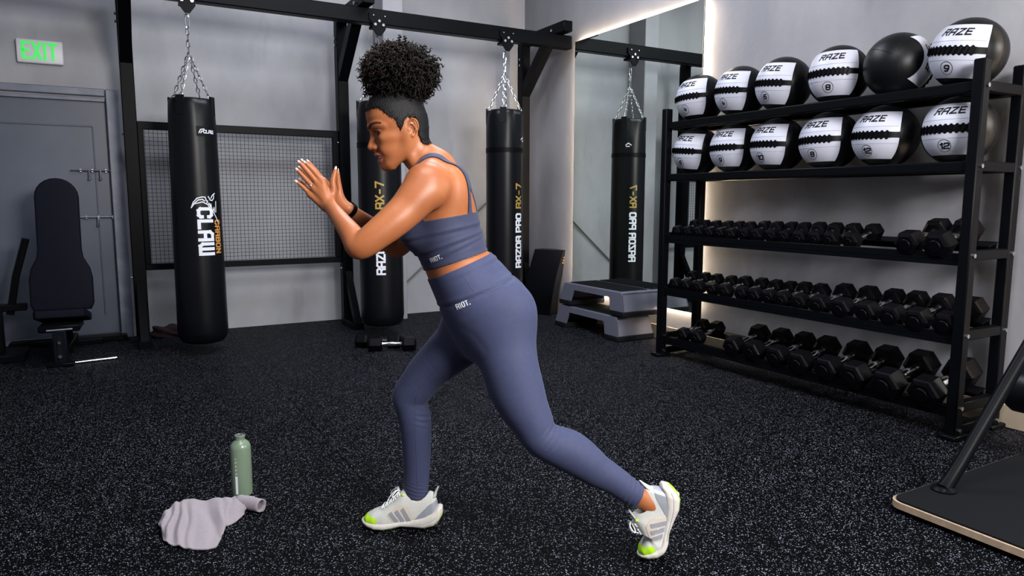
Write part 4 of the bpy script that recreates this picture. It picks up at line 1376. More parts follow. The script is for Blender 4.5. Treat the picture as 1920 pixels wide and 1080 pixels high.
def put_head(G, k):
    sl, X = G.sub(HO - .2, HO + .2)
    if sl is None:
        return
    p = [X[i] - HO[i] for i in range(3)]
    f = p[0] * HF[0] + p[1] * HF[1] + p[2] * HF[2]
    s = p[0] * HS[0] + p[1] * HS[1] + p[2] * HS[2]
    t = p[0] * HT[0] + p[1] * HT[1] + p[2] * HT[2]
    H = HEAD[::-1]
    tc = np.clip(t, H[0, 0], H[-1, 0])
    f = np.where(f > 0, f / FS, f)
    bk = np.interp(tc, H[:, 0], H[:, 1]); fr = np.interp(tc, H[:, 0], H[:, 2]); wd = np.interp(tc, H[:, 0], H[:, 3])
    f0 = bk + (fr - bk) * .44
    a = np.where(f > f0, fr - f0, f0 - bk)
    pw = np.where(f > f0, 2.25, 2.1)
    e = ((np.abs(f - f0) / a) ** pw + (np.abs(s) / wd) ** pw) ** (1 / pw)
    e = np.sqrt(e ** 2 + ((t - tc) / .006) ** 2)
    d = (e - 1) * np.minimum(a, wd) * .85
    G.put(sl, d.astype(np.float32), k)


def put_face(G):
    C = lambda rows, k, mode='u', m=4: put_chain(G, [[*hp(r[0], r[1], r[2]), r[3]] for r in rows], k, lat=tuple(HS), m=m, mode=mode)
    E = lambda c, r, k, mode='u': put_ell(G, hp(*c), r, k, HM, mode)
    for q in (1, -1):
        E((.068, q * .042, -.012), (.034, .018, .018), .018)            # cheekbone
        E((.075, q * .032, -.045), (.030, .016, .024), .02)             # cheek
        C([(.112, q * .010, .030, .0065), (.108, q * .028, .033, .0068), (.094, q * .045, .031, .006), (.080, q * .054, .024, .004)], .014)   # brow ridge
        E((.1135, q * .028, .010), (.013, .016, .0095), .009, 's')      # eye socket
        E((.0915, q * .0315, .0105), (.0148, .0145, .0140), .004)       # lids
        E((.1065, q * .0350, .0068), (.0105, .0165, .0038), .0015, 's')  # lid slit
        C([(.0985, q * .019, .0155, .0016), (.1060, q * .030, .0185, .0019), (.0985, q * .044, .0135, .0016)], .002)
        E((.1195, q * .0130, -.0325), (.0115, .0072, .0085), .005)      # nostril wing
        E((.1245, q * .0075, -.0390), (.0055, .0035, .0035), .002, 's')
    C([(.1125, 0, .028, .0072), (.1130, 0, .013, .0066), (.1205, 0, -.006, .0076), (.1290, 0, -.0200, .0088), (.1335, 0, -.0285, .0092)], .010)   # nose
    E((.1320, 0, -.0305), (.0100, .0100, .0085), .006)
    C([(.104, 0, .016, .0105), (.109, 0, -.008, .0125), (.113, 0, -.030, .0145)], .008)
    C([(.118, 0, -.0425, .0060), (.1180, 0, -.050, .0062)], .008)         # philtrum
    E((.092, 0, -.066), (.019, .027, .020), .014)                        # mouth mound
    for q in (1, -1):
        C([(.1215, 0, -.0560, .0054), (.1190, q * .010, -.0552, .0054), (.1110, q * .019, -.0600, .0042), (.1010, q * .0255, -.0640, .0022)], .003)
        C([(.1145, 0, -.0778, .0062), (.1125, q * .010, -.0770, .0058), (.1075, q * .018, -.0718, .0042), (.1010, q * .0255, -.0655, .0022)], .003)
    E((.1135, 0, -.0668), (.0150, .0205, .0050), .0015, 's')             # open mouth
    E((.1010, 0, -.0980), (.0155, .0180, .0145), .012)                   # chin
    for q in (1, -1):
        # jaw line up to the ear
        C([(.085, q * .022, -.094, .014), (.045, q * .040, -.070, .0135), (.018, q * .050, -.046, .014), (.006, q * .060, -.015, .013)], .022)
        # ear
        ring = []
        for a in range(0, 19):
            an = math.radians(-60 + a * 17.5)
            ff, tt = .0135 * math.cos(an), .0235 * math.sin(an)
            c_a, s_a = math.cos(.22), math.sin(.22)
            ff, tt = ff * c_a - tt * s_a, ff * s_a + tt * c_a
            ring.append((-.0115 + ff, q * (.0770 - ff * .55 + .002 * math.sin(an)), .000 + tt, .0034 if a < 15 else .0030))
        E((-.010, q * .0725, -.001), (.0125, .0055, .0215), .004)
        C(ring, .0025, m=2)
        C([(-.005, q * .081, .011, .0022), (-.0145, q * .0845, .003, .0026), (-.0155, q * .0835, -.010, .0026), (-.007, q * .080, -.017, .0024)], .002)
        E((-.0035, q * .0840, -.006), (.0060, .0085, .0095), .003, 's')
        E((-.0030, q * .0755, -.0245), (.0062, .0045, .0072), .004)
        E((.0045, q * .0750, -.007), (.0042, .0045, .0055), .003)


def put_body(G, arms=True):
    B = BODY
    put_chain(G, B['torso'], .012)
    put_ell(G, (-.02, -.085, .83), (.098, .078, .105), .05)              # near buttock
    put_ell(G, (-.03, .085, .83), (.092, .078, .10), .05)
    put_chain(G, B['far_leg'], .028)
    put_chain(G, B['near_leg'], .035)
    put_ell(G, (.19, -.118, .395), (.072, .050, .045), .03, Rm=np.array(Matrix.Rotation(math.radians(28), 3, 'Y')))   # calf
    put_ell(G, (-.315, .055, 1.105), (.062, .062, .066), .035)
    put_ell(G, (-.305, -.055, 1.10), (.058, .060, .066), .035)
    put_chain(G, [(-.240, -.02, 1.312, .040), (-.258, -.09, 1.288, .042), (-.272, -.150, 1.258, .050)], .03)      # shoulder girdle, near
    put_chain(G, [(-.240, .0, 1.312, .040), (-.262, .08, 1.286, .042), (-.285, .125, 1.245, .046)], .03)
    put_ell(G, (-.195, -.085, 1.225), (.055, .050, .085), .03)           # shoulder blade
    put_ell(G, (-.195, .075, 1.225), (.055, .050, .085), .03)
    put_chain(G, B['neck'], .025)
    put_chain(G, [(-.30, -.055, 1.285, .018), (-.33, -.06, 1.345, .013), (-.335, -.072, 1.395, .012)], .02)         # neck muscle
    put_chain(G, B['near_arm'], .022)
    put_chain(G, B['far_arm'], .02)


def put_hand(G, q):
    for nm in ('index', 'middle', 'ring', 'pinky', 'thumb'):
        put_chain(G, HAND[q + '_' + nm], .0022 if nm != 'thumb' else .006)
        if nm != 'thumb':
            r = HAND[q + '_' + nm]
            put_ell(G, r[0][:3], (.0095, .009, .0095), .004)
    pl = HAND[q + '_palm']
    for i in range(0, len(pl), 2):
        put_chain(G, pl[i:i + 2], .009, m=1)


# ------------------------------------------------------------------ build the continuous body surface
GB = Field((-.78, -.36, -.01), (.62, .30, 1.60), .0046)
put_body(GB)
put_head(GB, .02)
for q in 'nf':
    put_hand(GB, q)
GB.blur(1)
PB, FB = GB.mesh()
TB = tri(FB)

# finer samples of the head and the hands
GH = Field(HO - np.array((.175, .125, .165)), HO + np.array((.14, .125, .15)), .0017)
put_body(GH)
put_head(GH, .02)
put_face(GH)
GH.blur(1)
PH, FH = GH.mesh()
TH = tri(FH)
GN = Field((-.72, -.12, 1.10), (-.53, .04, 1.33), .0017)
put_chain(GN, BODY['near_arm'], .01)
put_chain(GN, BODY['far_arm'], .012)
for q in 'nf':
    put_hand(GN, q)
GN.blur(1)
PN, FN = GN.mesh()
TN = tri(FN)

NK0 = (np.array(BODY['neck'][1][:3]) + np.array(BODY['neck'][2][:3])) / 2
NKd = np.array([-.55, 0, .83]); NKd /= np.linalg.norm(NKd)
sB = (PB - NK0) @ NKd
wr = np.array([-.585, 0, 1.185]); wd_ = np.array([-.66, 0, .75])
sW = (PB - wr) @ wd_
sB = np.maximum(np.where((PB[:, 2] > 1.28) & (np.linalg.norm(PB - HO, axis=1) < .19), sB, -1), np.where(PB[:, 0] < -.5, sW, -1))
P1, T1, _ = clip_mesh(PB, TB, sB - .0005)
P2, T2, _ = clip_mesh(PH, TH, -((PH - NK0) @ NKd) - .0005)
P3, T3, _ = clip_mesh(PN, TN, -((PN - wr) @ wd_) - .0005)
off = 0
allP, allT = [], []
for P_, T_ in ((P1, T1), (P2, T2), (P3, T3)):
    allP.append(P_); allT.append(T_ + off); off += len(P_)
body = mesh_from('body', np.vstack(allP), np.vstack(allT), M['skin'], woman)
bmx = bmesh.new(); bmx.from_mesh(body.data)
bmesh.ops.remove_doubles(bmx, verts=bmx.verts, dist=.0001)
bmx.to_mesh(body.data); bmx.free()

NB = vnormals(PB, FB)


def garment(name, S, off, m, thick=.0025, P=None, T=None, N=None, wrinkle=None, parent=None):
    P = PB if P is None else P; T = TB if T is None else T; N = NB if N is None else N
    p, t, n = clip_mesh(P, T, S, N)
    n = n / (np.linalg.norm(n, axis=1, keepdims=True) + 1e-9)
    o_ = off + (wrinkle(p) if wrinkle is not None else 0)
    p = p + n * (np.asarray(o_).reshape(-1, 1) if np.ndim(o_) else o_)
    o = mesh_from(name, p, t, m, parent or woman)
    if thick:
        md = o.modifiers.new('thickness', 'SOLIDIFY'); md.thickness = thick; md.offset = -1
    return o


def plane_sd(P, a, b):
    """signed height above the line a-b (x,z) extended sideways; positive above"""
    a, b = np.array(a), np.array(b)
    d = (b - a) / np.linalg.norm(b - a)
    n = np.array([-d[1], d[0]])
    return (P[:, 0] - a[0]) * n[0] + (P[:, 2] - a[1]) * n[1]


# leggings: below the waistband line, above the cuffs
wbF, wbB = (-.276, .937), (-.082, 1.018)
wl = plane_sd(PB, wbF, wbB)
cuN = plane_sd(PB, (.405, .186), (.44, .260))          # near ankle
cn = np.array([.895, -.42]); c0 = np.array([.422, .224])
cuffN = (PB[:, 0] - c0[0]) * cn[0] + (PB[:, 2] - c0[1]) * cn[1]
cuffN = np.where((PB[:, 0] > .2) & (PB[:, 1] < .02), cuffN, -1)
cuffF = np.where((PB[:, 1] > .02) & (PB[:, 2] < .3), .113 - PB[:, 2], -1)
armex = np.where(PB[:, 0] < -.40, np.where(PB[:, 2] > .8, 1.0, -1), -1)
SL = np.maximum.reduce([wl, cuffN, cuffF, armex])


def legging_wrinkle(p):
    w = np.zeros(len(p))
    g = plane_sd(p, (-.214, .855), (-.02, .934))           # waistband lower seam
    w -= .0040 * np.exp(-(g / .0045) ** 2)
    w += .0016 * np.exp(-((g - .012) / .006) ** 2)
    top_ = plane_sd(p, wbF, wbB)
    w += .0022 * np.exp(-((top_ + .018) / .006) ** 2) * np.clip((p[:, 0] + .22) / .1, 0, 1)
    w -= .0016 * np.exp(-((top_ + .030) / .006) ** 2) * np.clip((p[:, 0] + .22) / .1, 0, 1)
    # knee folds on the rear leg
    kx, kz = .135, .445
    dd = np.hypot(p[:, 0] - kx, p[:, 2] - kz)
    s = (p[:, 0] - kx) * .75 + (p[:, 2] - kz) * -.66
    w += .0018 * np.sin(s * 330 + 40 * p[:, 1]) * np.exp(-(dd / .040) ** 2) * (p[:, 1] < .03)
    # front knee back folds
    dd = np.hypot(p[:, 0] + .31, p[:, 2] - .425)
    w += .0015 * np.sin(p[:, 2] * 300 + p[:, 0] * 120) * np.exp(-(dd / .028) ** 2) * (p[:, 1] > .03)
    # ankle folds
    w += .0010 * np.sin(p[:, 2] * 420 + p[:, 0] * 140) * np.exp(-((p[:, 2] - .145) / .03) ** 2) * (p[:, 1] > .03)
    s = (p[:, 0] - .422) * .895 - (p[:, 2] - .224) * .42
    w += .0013 * np.sin(s * 380 + p[:, 2] * 60) * np.exp(-((s + .03) / .03) ** 2) * (p[:, 0] > .2)
    # hip crease
    d = line_sd(p, [(-.20, -.13, .80), (-.13, -.16, .775), (-.09, -.17, .73)])
    w -= .0020 * np.exp(-(d / .014) ** 2)
    return w


leggings = garment('leggings', SL, .0040, M['legging'], wrinkle=legging_wrinkle)
leggings['label'] = 'blue-grey high-waisted leggings'

# sports top: band between hem and armhole line, plus racerback straps
hem = -plane_sd(PB, (-.295, .965), (-.086, 1.030))
bandtop = plane_sd(PB, (-.281, 1.130), (-.156, 1.152))
rise = np.clip((-.27 - PB[:, 0]) / .06, 0, 1) * .05
band = np.maximum(hem, bandtop - rise)
armbox = np.where((PB[:, 0] < -.385), 1.0, -1)
# arms are left out: distance to the arm bones
armd = np.minimum(line_sd(PB, [r[:3] for r in BODY['near_arm'][2:]]) - .064, line_sd(PB, [r[:3] for r in BODY['far_arm'][1:]]) - .055)
band = np.maximum.reduce([band, armbox, -armd])
BVB = BVHTree.FromPolygons([tuple(p) for p in PB], [tuple(int(i) for i in t) for t in FB])
NEAR_STRAP = [(-.318, -.090, 1.140), (-.312, -.092, 1.235), (-.290, -.092, 1.312), (-.264, -.088, 1.340), (-.226, -.084, 1.338), (-.194, -.084, 1.310), (-.166, -.084, 1.276), (-.150, -.084, 1.230), (-.147, -.080, 1.190), (-.146, -.072, 1.130)]
FAR_STRAP = [(-.318, .075, 1.14), (-.320, .080, 1.23), (-.298, .080, 1.305), (-.266, .078, 1.345), (-.226, .072, 1.342), (-.190, .062, 1.312), (-.160, .050, 1.278), (-.136, .030, 1.235), (-.130, .015, 1.19), (-.135, .0, 1.13)]


def on_body(pts):
    return np.array([np.array(BVB.find_nearest(Vector(p))[0]) for p in catmull(pts, 5)])


st = np.minimum(line_sd(PB, on_body(NEAR_STRAP)), line_sd(PB, on_body(FAR_STRAP))) - .0125
ST = np.maximum(np.minimum(band, st), np.where(PB[:, 2] > 1.375, 1.0, -1))


def top_wrinkle(p):
    w = np.zeros(len(p))
    for z0, a, sl_ in ((1.105, .0022, .10), (1.062, .0026, .16), (1.035, .0018, .22)):
        g = p[:, 2] - z0 - (p[:, 0] + .2) * sl_ * 2.2
        w += a * np.exp(-(g / .006) ** 2) - a * .8 * np.exp(-((g + .011) / .006) ** 2)
    h = -plane_sd(p, (-.295, .965), (-.086, 1.030))
    w += .0012 * np.exp(-((h + .008) / .005) ** 2)
    return w


top = garment('sports_top', ST, .0042, M['top'], wrinkle=top_wrinkle)
top['label'] = 'blue-grey racerback sports top'
# ------------------------------------------------------------------ face details
NH = vnormals(PH, FH)
LH = (PH - HO) @ HM
LH[:, 0] = np.where(LH[:, 0] > 0, LH[:, 0] / FS, LH[:, 0])                  # head coordinates f, s, t of the fine head surface


def ellipsoid(name, c, r, m, parent, Rm=None, sub=3):
    bm = BM(); bmesh.ops.create_icosphere(bm, subdivisions=sub, radius=1)
    for v in bm.verts:
        q = np.array(v.co) * np.array(r)
        q = (Rm @ q if Rm is not None else q) + np.array(c)
        v.co = Vector(q)
    return finish(name, bm, m, parent, angle=80)


KD_t = BVHTree.FromPolygons([tuple(p) for p in PH], [tuple(int(i) for i in t) for t in TH])
for q in (1, -1):
    e = ellipsoid('eye', hp(.0915, q * .0315, .0105), (.0126, .0126, .0126), M['eyewhite'], woman)
    g = np.array([.80, q * .30, -.45]); g /= np.linalg.norm(g)
    ellipsoid('iris', np.array(hp(.0915, q * .0315, .0105)) + HM @ (g * .0088), (.0074, .0074, .0074), M['iris'], e, sub=2)
    # lashes
    bm = BM()
    for i in range(17):
        u = i / 16
        f_, s_, t_ = .1005 + .0075 * math.sin(math.pi * u), .021 + .024 * u, .0125 + .0022 * math.sin(math.pi * u)
        a = hp(f_, q * s_, t_)
        b = hp(f_ + .0035, q * (s_ + .001 + .0015 * u), t_ - .0010)
        c2 = hp(f_ + .0060, q * (s_ + .002 + .003 * u), t_ + .0012)
        add_tube(bm, [a, b, c2], [.0007, .0005, .0002], 4)
    add_tube(bm, [hp(.1005 + .0078 * math.sin(math.pi * i / 12), q * (.021 + .024 * i / 12), .0122 + .0022 * math.sin(math.pi * i / 12)) for i in range(13)], .0011, 5)
    finish('eyelashes', bm, M['hair'], woman)
    # brow
    bl = [hp(.1225, q * .010, .0290), hp(.1195, q * .020, .0335), hp(.112, q * .034, .0375), hp(.100, q * .046, .0375), hp(.088, q * .054, .0335)]
    bl = catmull(bl, 5)
    bl = [np.array(KD_t.find_nearest(Vector(p_))[0]) for p_ in bl]
    tpar = np.clip((.1225 - LH[:, 0]) / .0345, 0, 1)
    S_ = line_sd(PH, bl) - (.0050 - .0028 * tpar)
    S_ = np.maximum(S_, -q * LH[:, 1] + .006) + .0003 * np.sin(LH[:, 0] * 2600)
    garment('eyebrow', S_, .0009, M['brow'], 0, PH, TH, NH)
# lips
up = [hp(.1205, 0, -.0525)]
lu = [hp(.1010, -.0255, -.0640), hp(.1110, -.019, -.0600), hp(.1190, -.010, -.0552), hp(.1215, 0, -.0560), hp(.1190, .010, -.0552), hp(.1110, .019, -.0600), hp(.1010, .0255, -.0640)]
ll = [hp(.1010, -.0255, -.0655), hp(.1075, -.018, -.0718), hp(.1125, -.010, -.0770), hp(.1145, 0, -.0778), hp(.1125, .010, -.0770), hp(.1075, .018, -.0718), hp(.1010, .0255, -.0655)]
garment('lips', np.minimum(line_sd(PH, catmull(lu, 4)) - .0064, line_sd(PH, catmull(ll, 4)) - .0070), .0005, M['lip'], 0, PH, TH, NH)
ellipsoid('teeth', hp(.1025, 0, -.0650), (.0110, .0195, .0056), M['teeth'], woman, HM)

# ------------------------------------------------------------------ hair
hairline = [(.17, .084), (.118, .0845), (.100, .0855), (.0825, .0820), (.065, .060), (.050, .044), (.040, .034), (.036, .014), (.031, .002), (.025, .012), (.014, .027), (.004, .034), (-.012, .034), (-.028, .028),
            (-.0335, .012), (-.033, -.002), (-.027, -.024), (-.030, -.045), (-.036, -.0570), (-.050, -.060), (-.066, -.058), (-.17, -.052), (-.17, .2), (.17, .2)]
fx, tx = LH[:, 0], LH[:, 2]
Sh = poly_sd(fx, tx, hairline) + .0018 * np.sin(fx * 700 + tx * 420) * np.sin(tx * 900) - .0004
capw = lambda p: .00025 * np.sin(((p - HO) @ HF) * 900 + 5 * np.sin(((p - HO) @ HT) * 120))
cap = garment('slicked_hair', Sh, .0032, M['haircap'], .0032, PH, TH, NH, wrinkle=capw)
cap['label'] = 'dark hair brushed up to the puff'
# fine strands along the hairline
bm = BM()
rr = np.random.default_rng(5)
PUF = np.array([-.362, -.020, 1.606])
edge = [i for i in np.where(np.abs(Sh) < .003)[0]]
rr.shuffle(edge)
for i in edge[:520]:
    p = PH[i] + NH[i] * .0006
    pts = [p]
    d = (PUF - np.array([0, 0, .06]) - p); d /= np.linalg.norm(d)
    d = d + rr.normal(0, .25, 3)
    q = p - d * .006
    pts = []
    for k in range(5):
        hit = KD_t.find_nearest(Vector(q))
        n_ = np.array(hit[1])
        pts.append(np.array(hit[0]) + n_ * (.0006 + .0008 * k))
        q = pts[-1] + d * rr.uniform(.003, .006)
    add_tube(bm, pts, [.0003, .0005, .0006, .0006, .0004], 3)
o = finish('hairline_strands', bm, M['hair'], woman); o['kind'] = 'stuff'


def puff_r(d):
    """surface of the puff in direction d (unit vectors)"""
    r = 1 / np.sqrt((d[:, 0] / .107) ** 2 + (d[:, 1] / .100) ** 2 + (np.where(d[:, 2] > 0, d[:, 2] / .070, d[:, 2] / .090)) ** 2)
    r *= 1 + .05 * np.sin(5 * d[:, 0] + 2) * np.sin(6 * d[:, 2] + 1) + .05 * np.sin(9 * d[:, 0] + 4 * d[:, 1])
    return r


bm = BM(); bmesh.ops.create_icosphere(bm, subdivisions=5, radius=1)
for v in bm.verts:
    d = np.array(v.co)[None]
    k = puff_r(d)[0] * .86 * (1 + .035 * math.sin(31 * d[0, 0] + 7 * d[0, 2]) * math.sin(29 * d[0, 2] + 11 * d[0, 1]))
    v.co = Vector(PUF + d[0] * k)
finish('hair_puff', bm, M['hair'], woman)['label'] = 'high curly puff of dark hair'


def curl_set(n, sel, m, seed):
    rr = np.random.default_rng(seed)
    V, F_ = [], []
    made = 0
    while made < n:
        d = rr.normal(0, 1, 3); d /= np.linalg.norm(d)
        if d[2] < -.86 or not sel(d, rr):
            continue
        made += 1
        r0 = puff_r(d[None])[0]
        ax = d + rr.normal(0, .55, 3); ax /= np.linalg.norm(ax)
        s_, t_ = ring_frame(ax)
        s_, t_ = np.array(s_), np.array(t_)
        L = rr.uniform(.020, .044); hr = rr.uniform(.0035, .0062); tr = rr.uniform(.0014, .0024)
        turns = rr.uniform(1.4, 2.8); ph = rr.uniform(0, 6.28)
        base = PUF + d * (r0 * rr.uniform(.80, .98))
        K = 15
        cen = []
        for k in range(K):
            u = k / (K - 1)
            an = ph + turns * 2 * math.pi * u
            cen.append(base + ax * (L * u) + (s_ * math.cos(an) + t_ * math.sin(an)) * hr * (.5 + .5 * u) + np.array([0, 0, -.006 * u * u]))
        cen = np.array(cen)
        tan = np.gradient(cen, axis=0); tan /= np.linalg.norm(tan, axis=1, keepdims=True) + 1e-9
        b0 = len(V)
        for k in range(K):
            a1 = np.cross(tan[k], ax); a1 /= np.linalg.norm(a1) + 1e-9
            a2 = np.cross(tan[k], a1)
            w_ = tr * (1 if k < K - 3 else (K - k) / 4)
            for an in (0, 2.094, 4.189):
                V.append(cen[k] + (a1 * math.cos(an) + a2 * math.sin(an)) * w_)
        for k in range(K - 1):
            for j in range(3):
                F_.append((b0 + k * 3 + j, b0 + k * 3 + (j + 1) % 3, b0 + k * 3 + 3 + (j + 1) % 3, b0 + k * 3 + 3 + j))
    o = mesh_from('curls', V, F_, m, woman)
    o['kind'] = 'stuff'
    return o


curl_set(3000, lambda d, r: True, M['hair'], 1)
curl_set(650, lambda d, r: (-d[0] * .9 + d[2] * .5) > r.uniform(.1, .9), M['hair_brown'], 2)
# loose ringlets at the back of the puff
bm = BM()
for (x, z, dx, dz, L) in ((.100, .020, .9, -.15, .050), (.096, .032, .95, .05, .045), (.103, .006, .8, -.35, .036), (.096, -.055, .5, -.7, .030), (-.098, -.06, -.45, -.75, .028), (.07, .055, .6, .7, .03), (.0, .085, .35, .9, .026), (-.06, .066, -.5, .8, .022), (.02, .082, .2, 1, .024)):
    base = PUF + np.array([x, -.03, z])
    ax = np.array([dx, -.15, dz]); ax /= np.linalg.norm(ax)
    s_, t_ = [np.array(q) for q in ring_frame(ax)]
    pts = [base + ax * L * k / 27 + (s_ * math.cos(k * .72) + t_ * math.sin(k * .72)) * .0052 for k in range(28)]
    add_tube(bm, pts, [.0022] * 24 + [.0018, .0014, .0009, .0005], 5)
o = finish('ringlets', bm, M['hair'], woman); o['kind'] = 'stuff'
# nape wisps
bm = BM()
for k in range(14):
    a = hp(-.045 - .0018 * k, .035 - .005 * k, -.055)
    pts = [np.array(a) + np.array([.003 * math.sin(j * 1.3 + k) + .0035 * j, -.001 * j, -.004 * j]) for j in range(5)]
    add_tube(bm, pts, [.001, .001, .0009, .0007, .0003], 4)
o = finish('nape_wisps', bm, M['hair'], woman); o['kind'] = 'stuff'

# ------------------------------------------------------------------ nails, ring, wristband
for q, side in (('n', -1), ('f', 1)):
    for nm in ('index', 'middle', 'ring', 'pinky', 'thumb'):
        r = HAND[q + '_' + nm]
        a, b = np.array(r[-2][:3]), np.array(r[-1][:3])
        d = (b - a) / np.linalg.norm(b - a)
        out = np.array([0, side, 0.]); out = out - d * (out @ d); out /= np.linalg.norm(out)
        if nm == 'thumb':
            out = np.array([.8, side * .6, .0]) if q == 'f' else np.array([.15, side, .1])
            out = out - d * (out @ d); out /= np.linalg.norm(out)
        sd = np.cross(d, out)
        Rm_ = np.column_stack([d, sd, out])
        ellipsoid('fingernail', b + d * .0055 + out * .0026, (.0095, .0043, .0019), M['nail'], woman, Rm_, 2)
r = HAND['n_ring']
a, b = np.array(r[0][:3]), np.array(r[1][:3]); d = (b - a) / np.linalg.norm(b - a)
c = a + d * .010
s_, t_ = [np.array(v) for v in ring_frame(d)]
bm = BM()
add_tube(bm, [c + (s_ * math.cos(2 * math.pi * k / 24) + t_ * math.sin(2 * math.pi * k / 24)) * .0100 for k in range(24)], .0017, 6, closed=True)
ring = finish('finger_ring', bm, M['gold'], woman)
ellipsoid('ring_stone', c + np.array([-.003, -.0098, .001]), (.0052, .0036, .0052), M['gold'], ring, None, 1)
A_ = np.array(BODY['far_arm'])
c = A_[-2, :3] * .20 + A_[-1, :3] * .80
d = A_[-1, :3] - A_[-2, :3]; d /= np.linalg.norm(d)
s_ = np.array([0, 1, 0]) - d * d[1]; s_ /= np.linalg.norm(s_); n_ = np.cross(d, s_)
bm = BM()
rings = []
for u, k in ((-.009, .98), (-.008, 1.05), (.008, 1.05), (.009, .98)):
    rings.append([bm.verts.new(Vector(c + d * u + (n_ * math.cos(a) * .0268 + s_ * math.sin(a) * .0245) * k)) for a in [2 * math.pi * j / 28 for j in range(28)]])
for i in range(3):
    for j in range(28):
        bm.faces.new((rings[i][j], rings[i][(j + 1) % 28], rings[i + 1][(j + 1) % 28], rings[i + 1][j]))
finish('wristband', bm, M['rubber'], woman)['label'] = 'black wristband'

# ------------------------------------------------------------------ prints and seams on the clothes
CAML = Vector((0, -W0, CAMH))


def bvh_of(o):
    me = o.data
    return BVHTree.FromPolygons([v.co.copy() for v in me.vertices], [tuple(p.vertices) for p in me.polygons])


def on_cloth(bv, x, y, z, off):
    p = Vector((x, y, z)); d = (p - CAML).normalized()
    h = bv.ray_cast(p - d * .35, d)
    if h[0] is None:
        h = bv.find_nearest(p)
    n = h[1] if h[1].dot(d) < 0 else -h[1]
    return h[0] + n * off


bvL, bvT = bvh_of(leggings), bvh_of(top)
GL['i'] = [[(.12, 0), (.12, 1)]]; GW['i'] = .24
for bv, par, a, b, h in ((bvT, top, (-.257, -.11, 1.000), (-.223, -.11, 1.014), .0125), (bvL, leggings, (-.171, -.16, .857), (-.131, -.16, .874), .0135)):
    ln, wd = text_strokes('RIOT.', h, gap=.30, wide=.72)
    a, b = np.array(a), np.array(b)
    ex = (b - a) / wd
    ez = np.array([-ex[2], 0, ex[0]])
    bm = BM(); add_strokes(bm, ln, .0029, lambda x, y: on_cloth(bv, *(a + ex * x + ez * y), .0011), .006)
    o = finish('logo_print', bm, M['print_white'], par, smooth=False); o['label'] = 'white RIOT. print'
for pts, bv, par in (([[-.1352, .06, .7172], [-.1856, .06, .6812], [-.2419, .06, .6336], [-.2986, .06, .5723], [-.3292, .06, .5281], [-.3391, .06, .4895], [-.342, .06, .4216], [-.3397, .06, .3239], [-.3371, .06, .2451], [-.3384, .06, .1536]], bvL, leggings),
                     ([[-.235, -.10, .846], [-.214, -.12, .855], [-.17, -.14, .873], [-.131, -.15, .889], [-.08, -.15, .909], [-.03, -.14, .929]], bvL, leggings), ([[-.1584, -.14, .966], [-.1417, -.14, .9423], [-.1216, -.14, .9117]], bvL, leggings), ([[-.1501, -.16, .9966], [-.1697, -.16, 1.0416], [-.1778, -.16, 1.0665], [-.18, -.16, 1.10]], bvT, top)):
    c = catmull(pts, 6)
    bm = BM(); add_tube(bm, [on_cloth(bv, *p, .0002) for p in c], .0010, 5)
    finish('seam', bm, mat('seam_thread', (.045, .05, .12), .7), par)


# ------------------------------------------------------------------ shoes
SX = np.array([-.118, -.105, -.085, -.05, -.01, .03, .06, .09, .12, .145, .16, .168])
S_HW = np.array([.012, .0265, .033, .0345, .0335, .036, .0415, .0455, .044, .0355, .023, .006])
S_Z0 = np.array([.050, .026, .008, .001, .006, .010, .004, .000, .002, .010, .018, .024])
S_Z1 = np.array([.078, .079, .066, .050, .040, .034, .031, .029, .029, .030, .031, .030])
UX = np.array([-.100, -.095, -.085, -.06, -.03, .0, .02, .052, .089, .125, .15, .160])
U_Z = np.array([.082, .110, .128, .132, .134, .136, .136, .102, .075, .060, .045, .034])
U_HW = np.array([.010, .022, .0285, .031, .031, .0325, .0345, .038, .0415, .0395, .029, .010])


def shoe_fields():
    G = Field((-.14, -.065, -.012), (.19, .065, .165), .0022)
    sl, X = G.sub((-1, -1, -1), (1, 1, 1))
    x, y, z = X
    hw = np.interp(x, SX, S_HW) + .003; z0 = np.interp(x, SX, S_Z0); z1 = np.interp(x, SX, S_Z1)
    dx = np.maximum(SX[0] - x, x - SX[-1])
    cy, cz = hw, (z1 - z0) / 2
    e = ((np.abs(y) / cy) ** 3.2 + (np.abs(z - (z0 + z1) / 2) / cz) ** 3.2) ** (1 / 3.2)
    d = (e - 1) * np.minimum(cy, cz)
    G.F[:] = np.maximum(d, dx)
    G.blur(2)
    sole = G.mesh()
    G2 = Field((-.14, -.065, -.012), (.19, .065, .175), .0022)
    hw = np.interp(x, UX, U_HW); zt = np.interp(X[2] * 0 + x, UX, U_Z)
    sl, X = G2.sub((-1, -1, -1), (1, 1, 1)); x, y, z = X
    hw = np.interp(x, UX, U_HW); zt = np.interp(x, UX, U_Z); zb = .018
    zc = zb + .012
    pz = np.where(z > zc, (z - zc) / (zt - zc), (zc - z) / .02)
    e = (np.abs(y / hw) ** 2.4 + np.abs(pz) ** 2.4) ** (1 / 2.4)
    d = (e - 1) * np.minimum(hw, zt - zb) * .8
    dx = np.maximum(UX[0] - x, x - UX[-1])
    G2.F[:] = np.maximum(d, dx)
    G2.blur(2)
    # ankle opening
    put_chain(G2, [(-.038, 0, .185, .045, .036), (-.034, 0, .150, .040, .033), (-.030, 0, .118, .030, .026), (-.024, 0, .104, .016, .018), (-.022, 0, .06, .014, .014)], .004, lat=(0, 1, 0), m=3, mode='s')
    G2.blur(1)
    return sole, G2.mesh()


(SP, SF), (UP, UF) = shoe_fields()
ST_, UT_ = tri(SF), tri(UF)
SN_, UN_ = vnormals(SP, SF), vnormals(UP, UF)


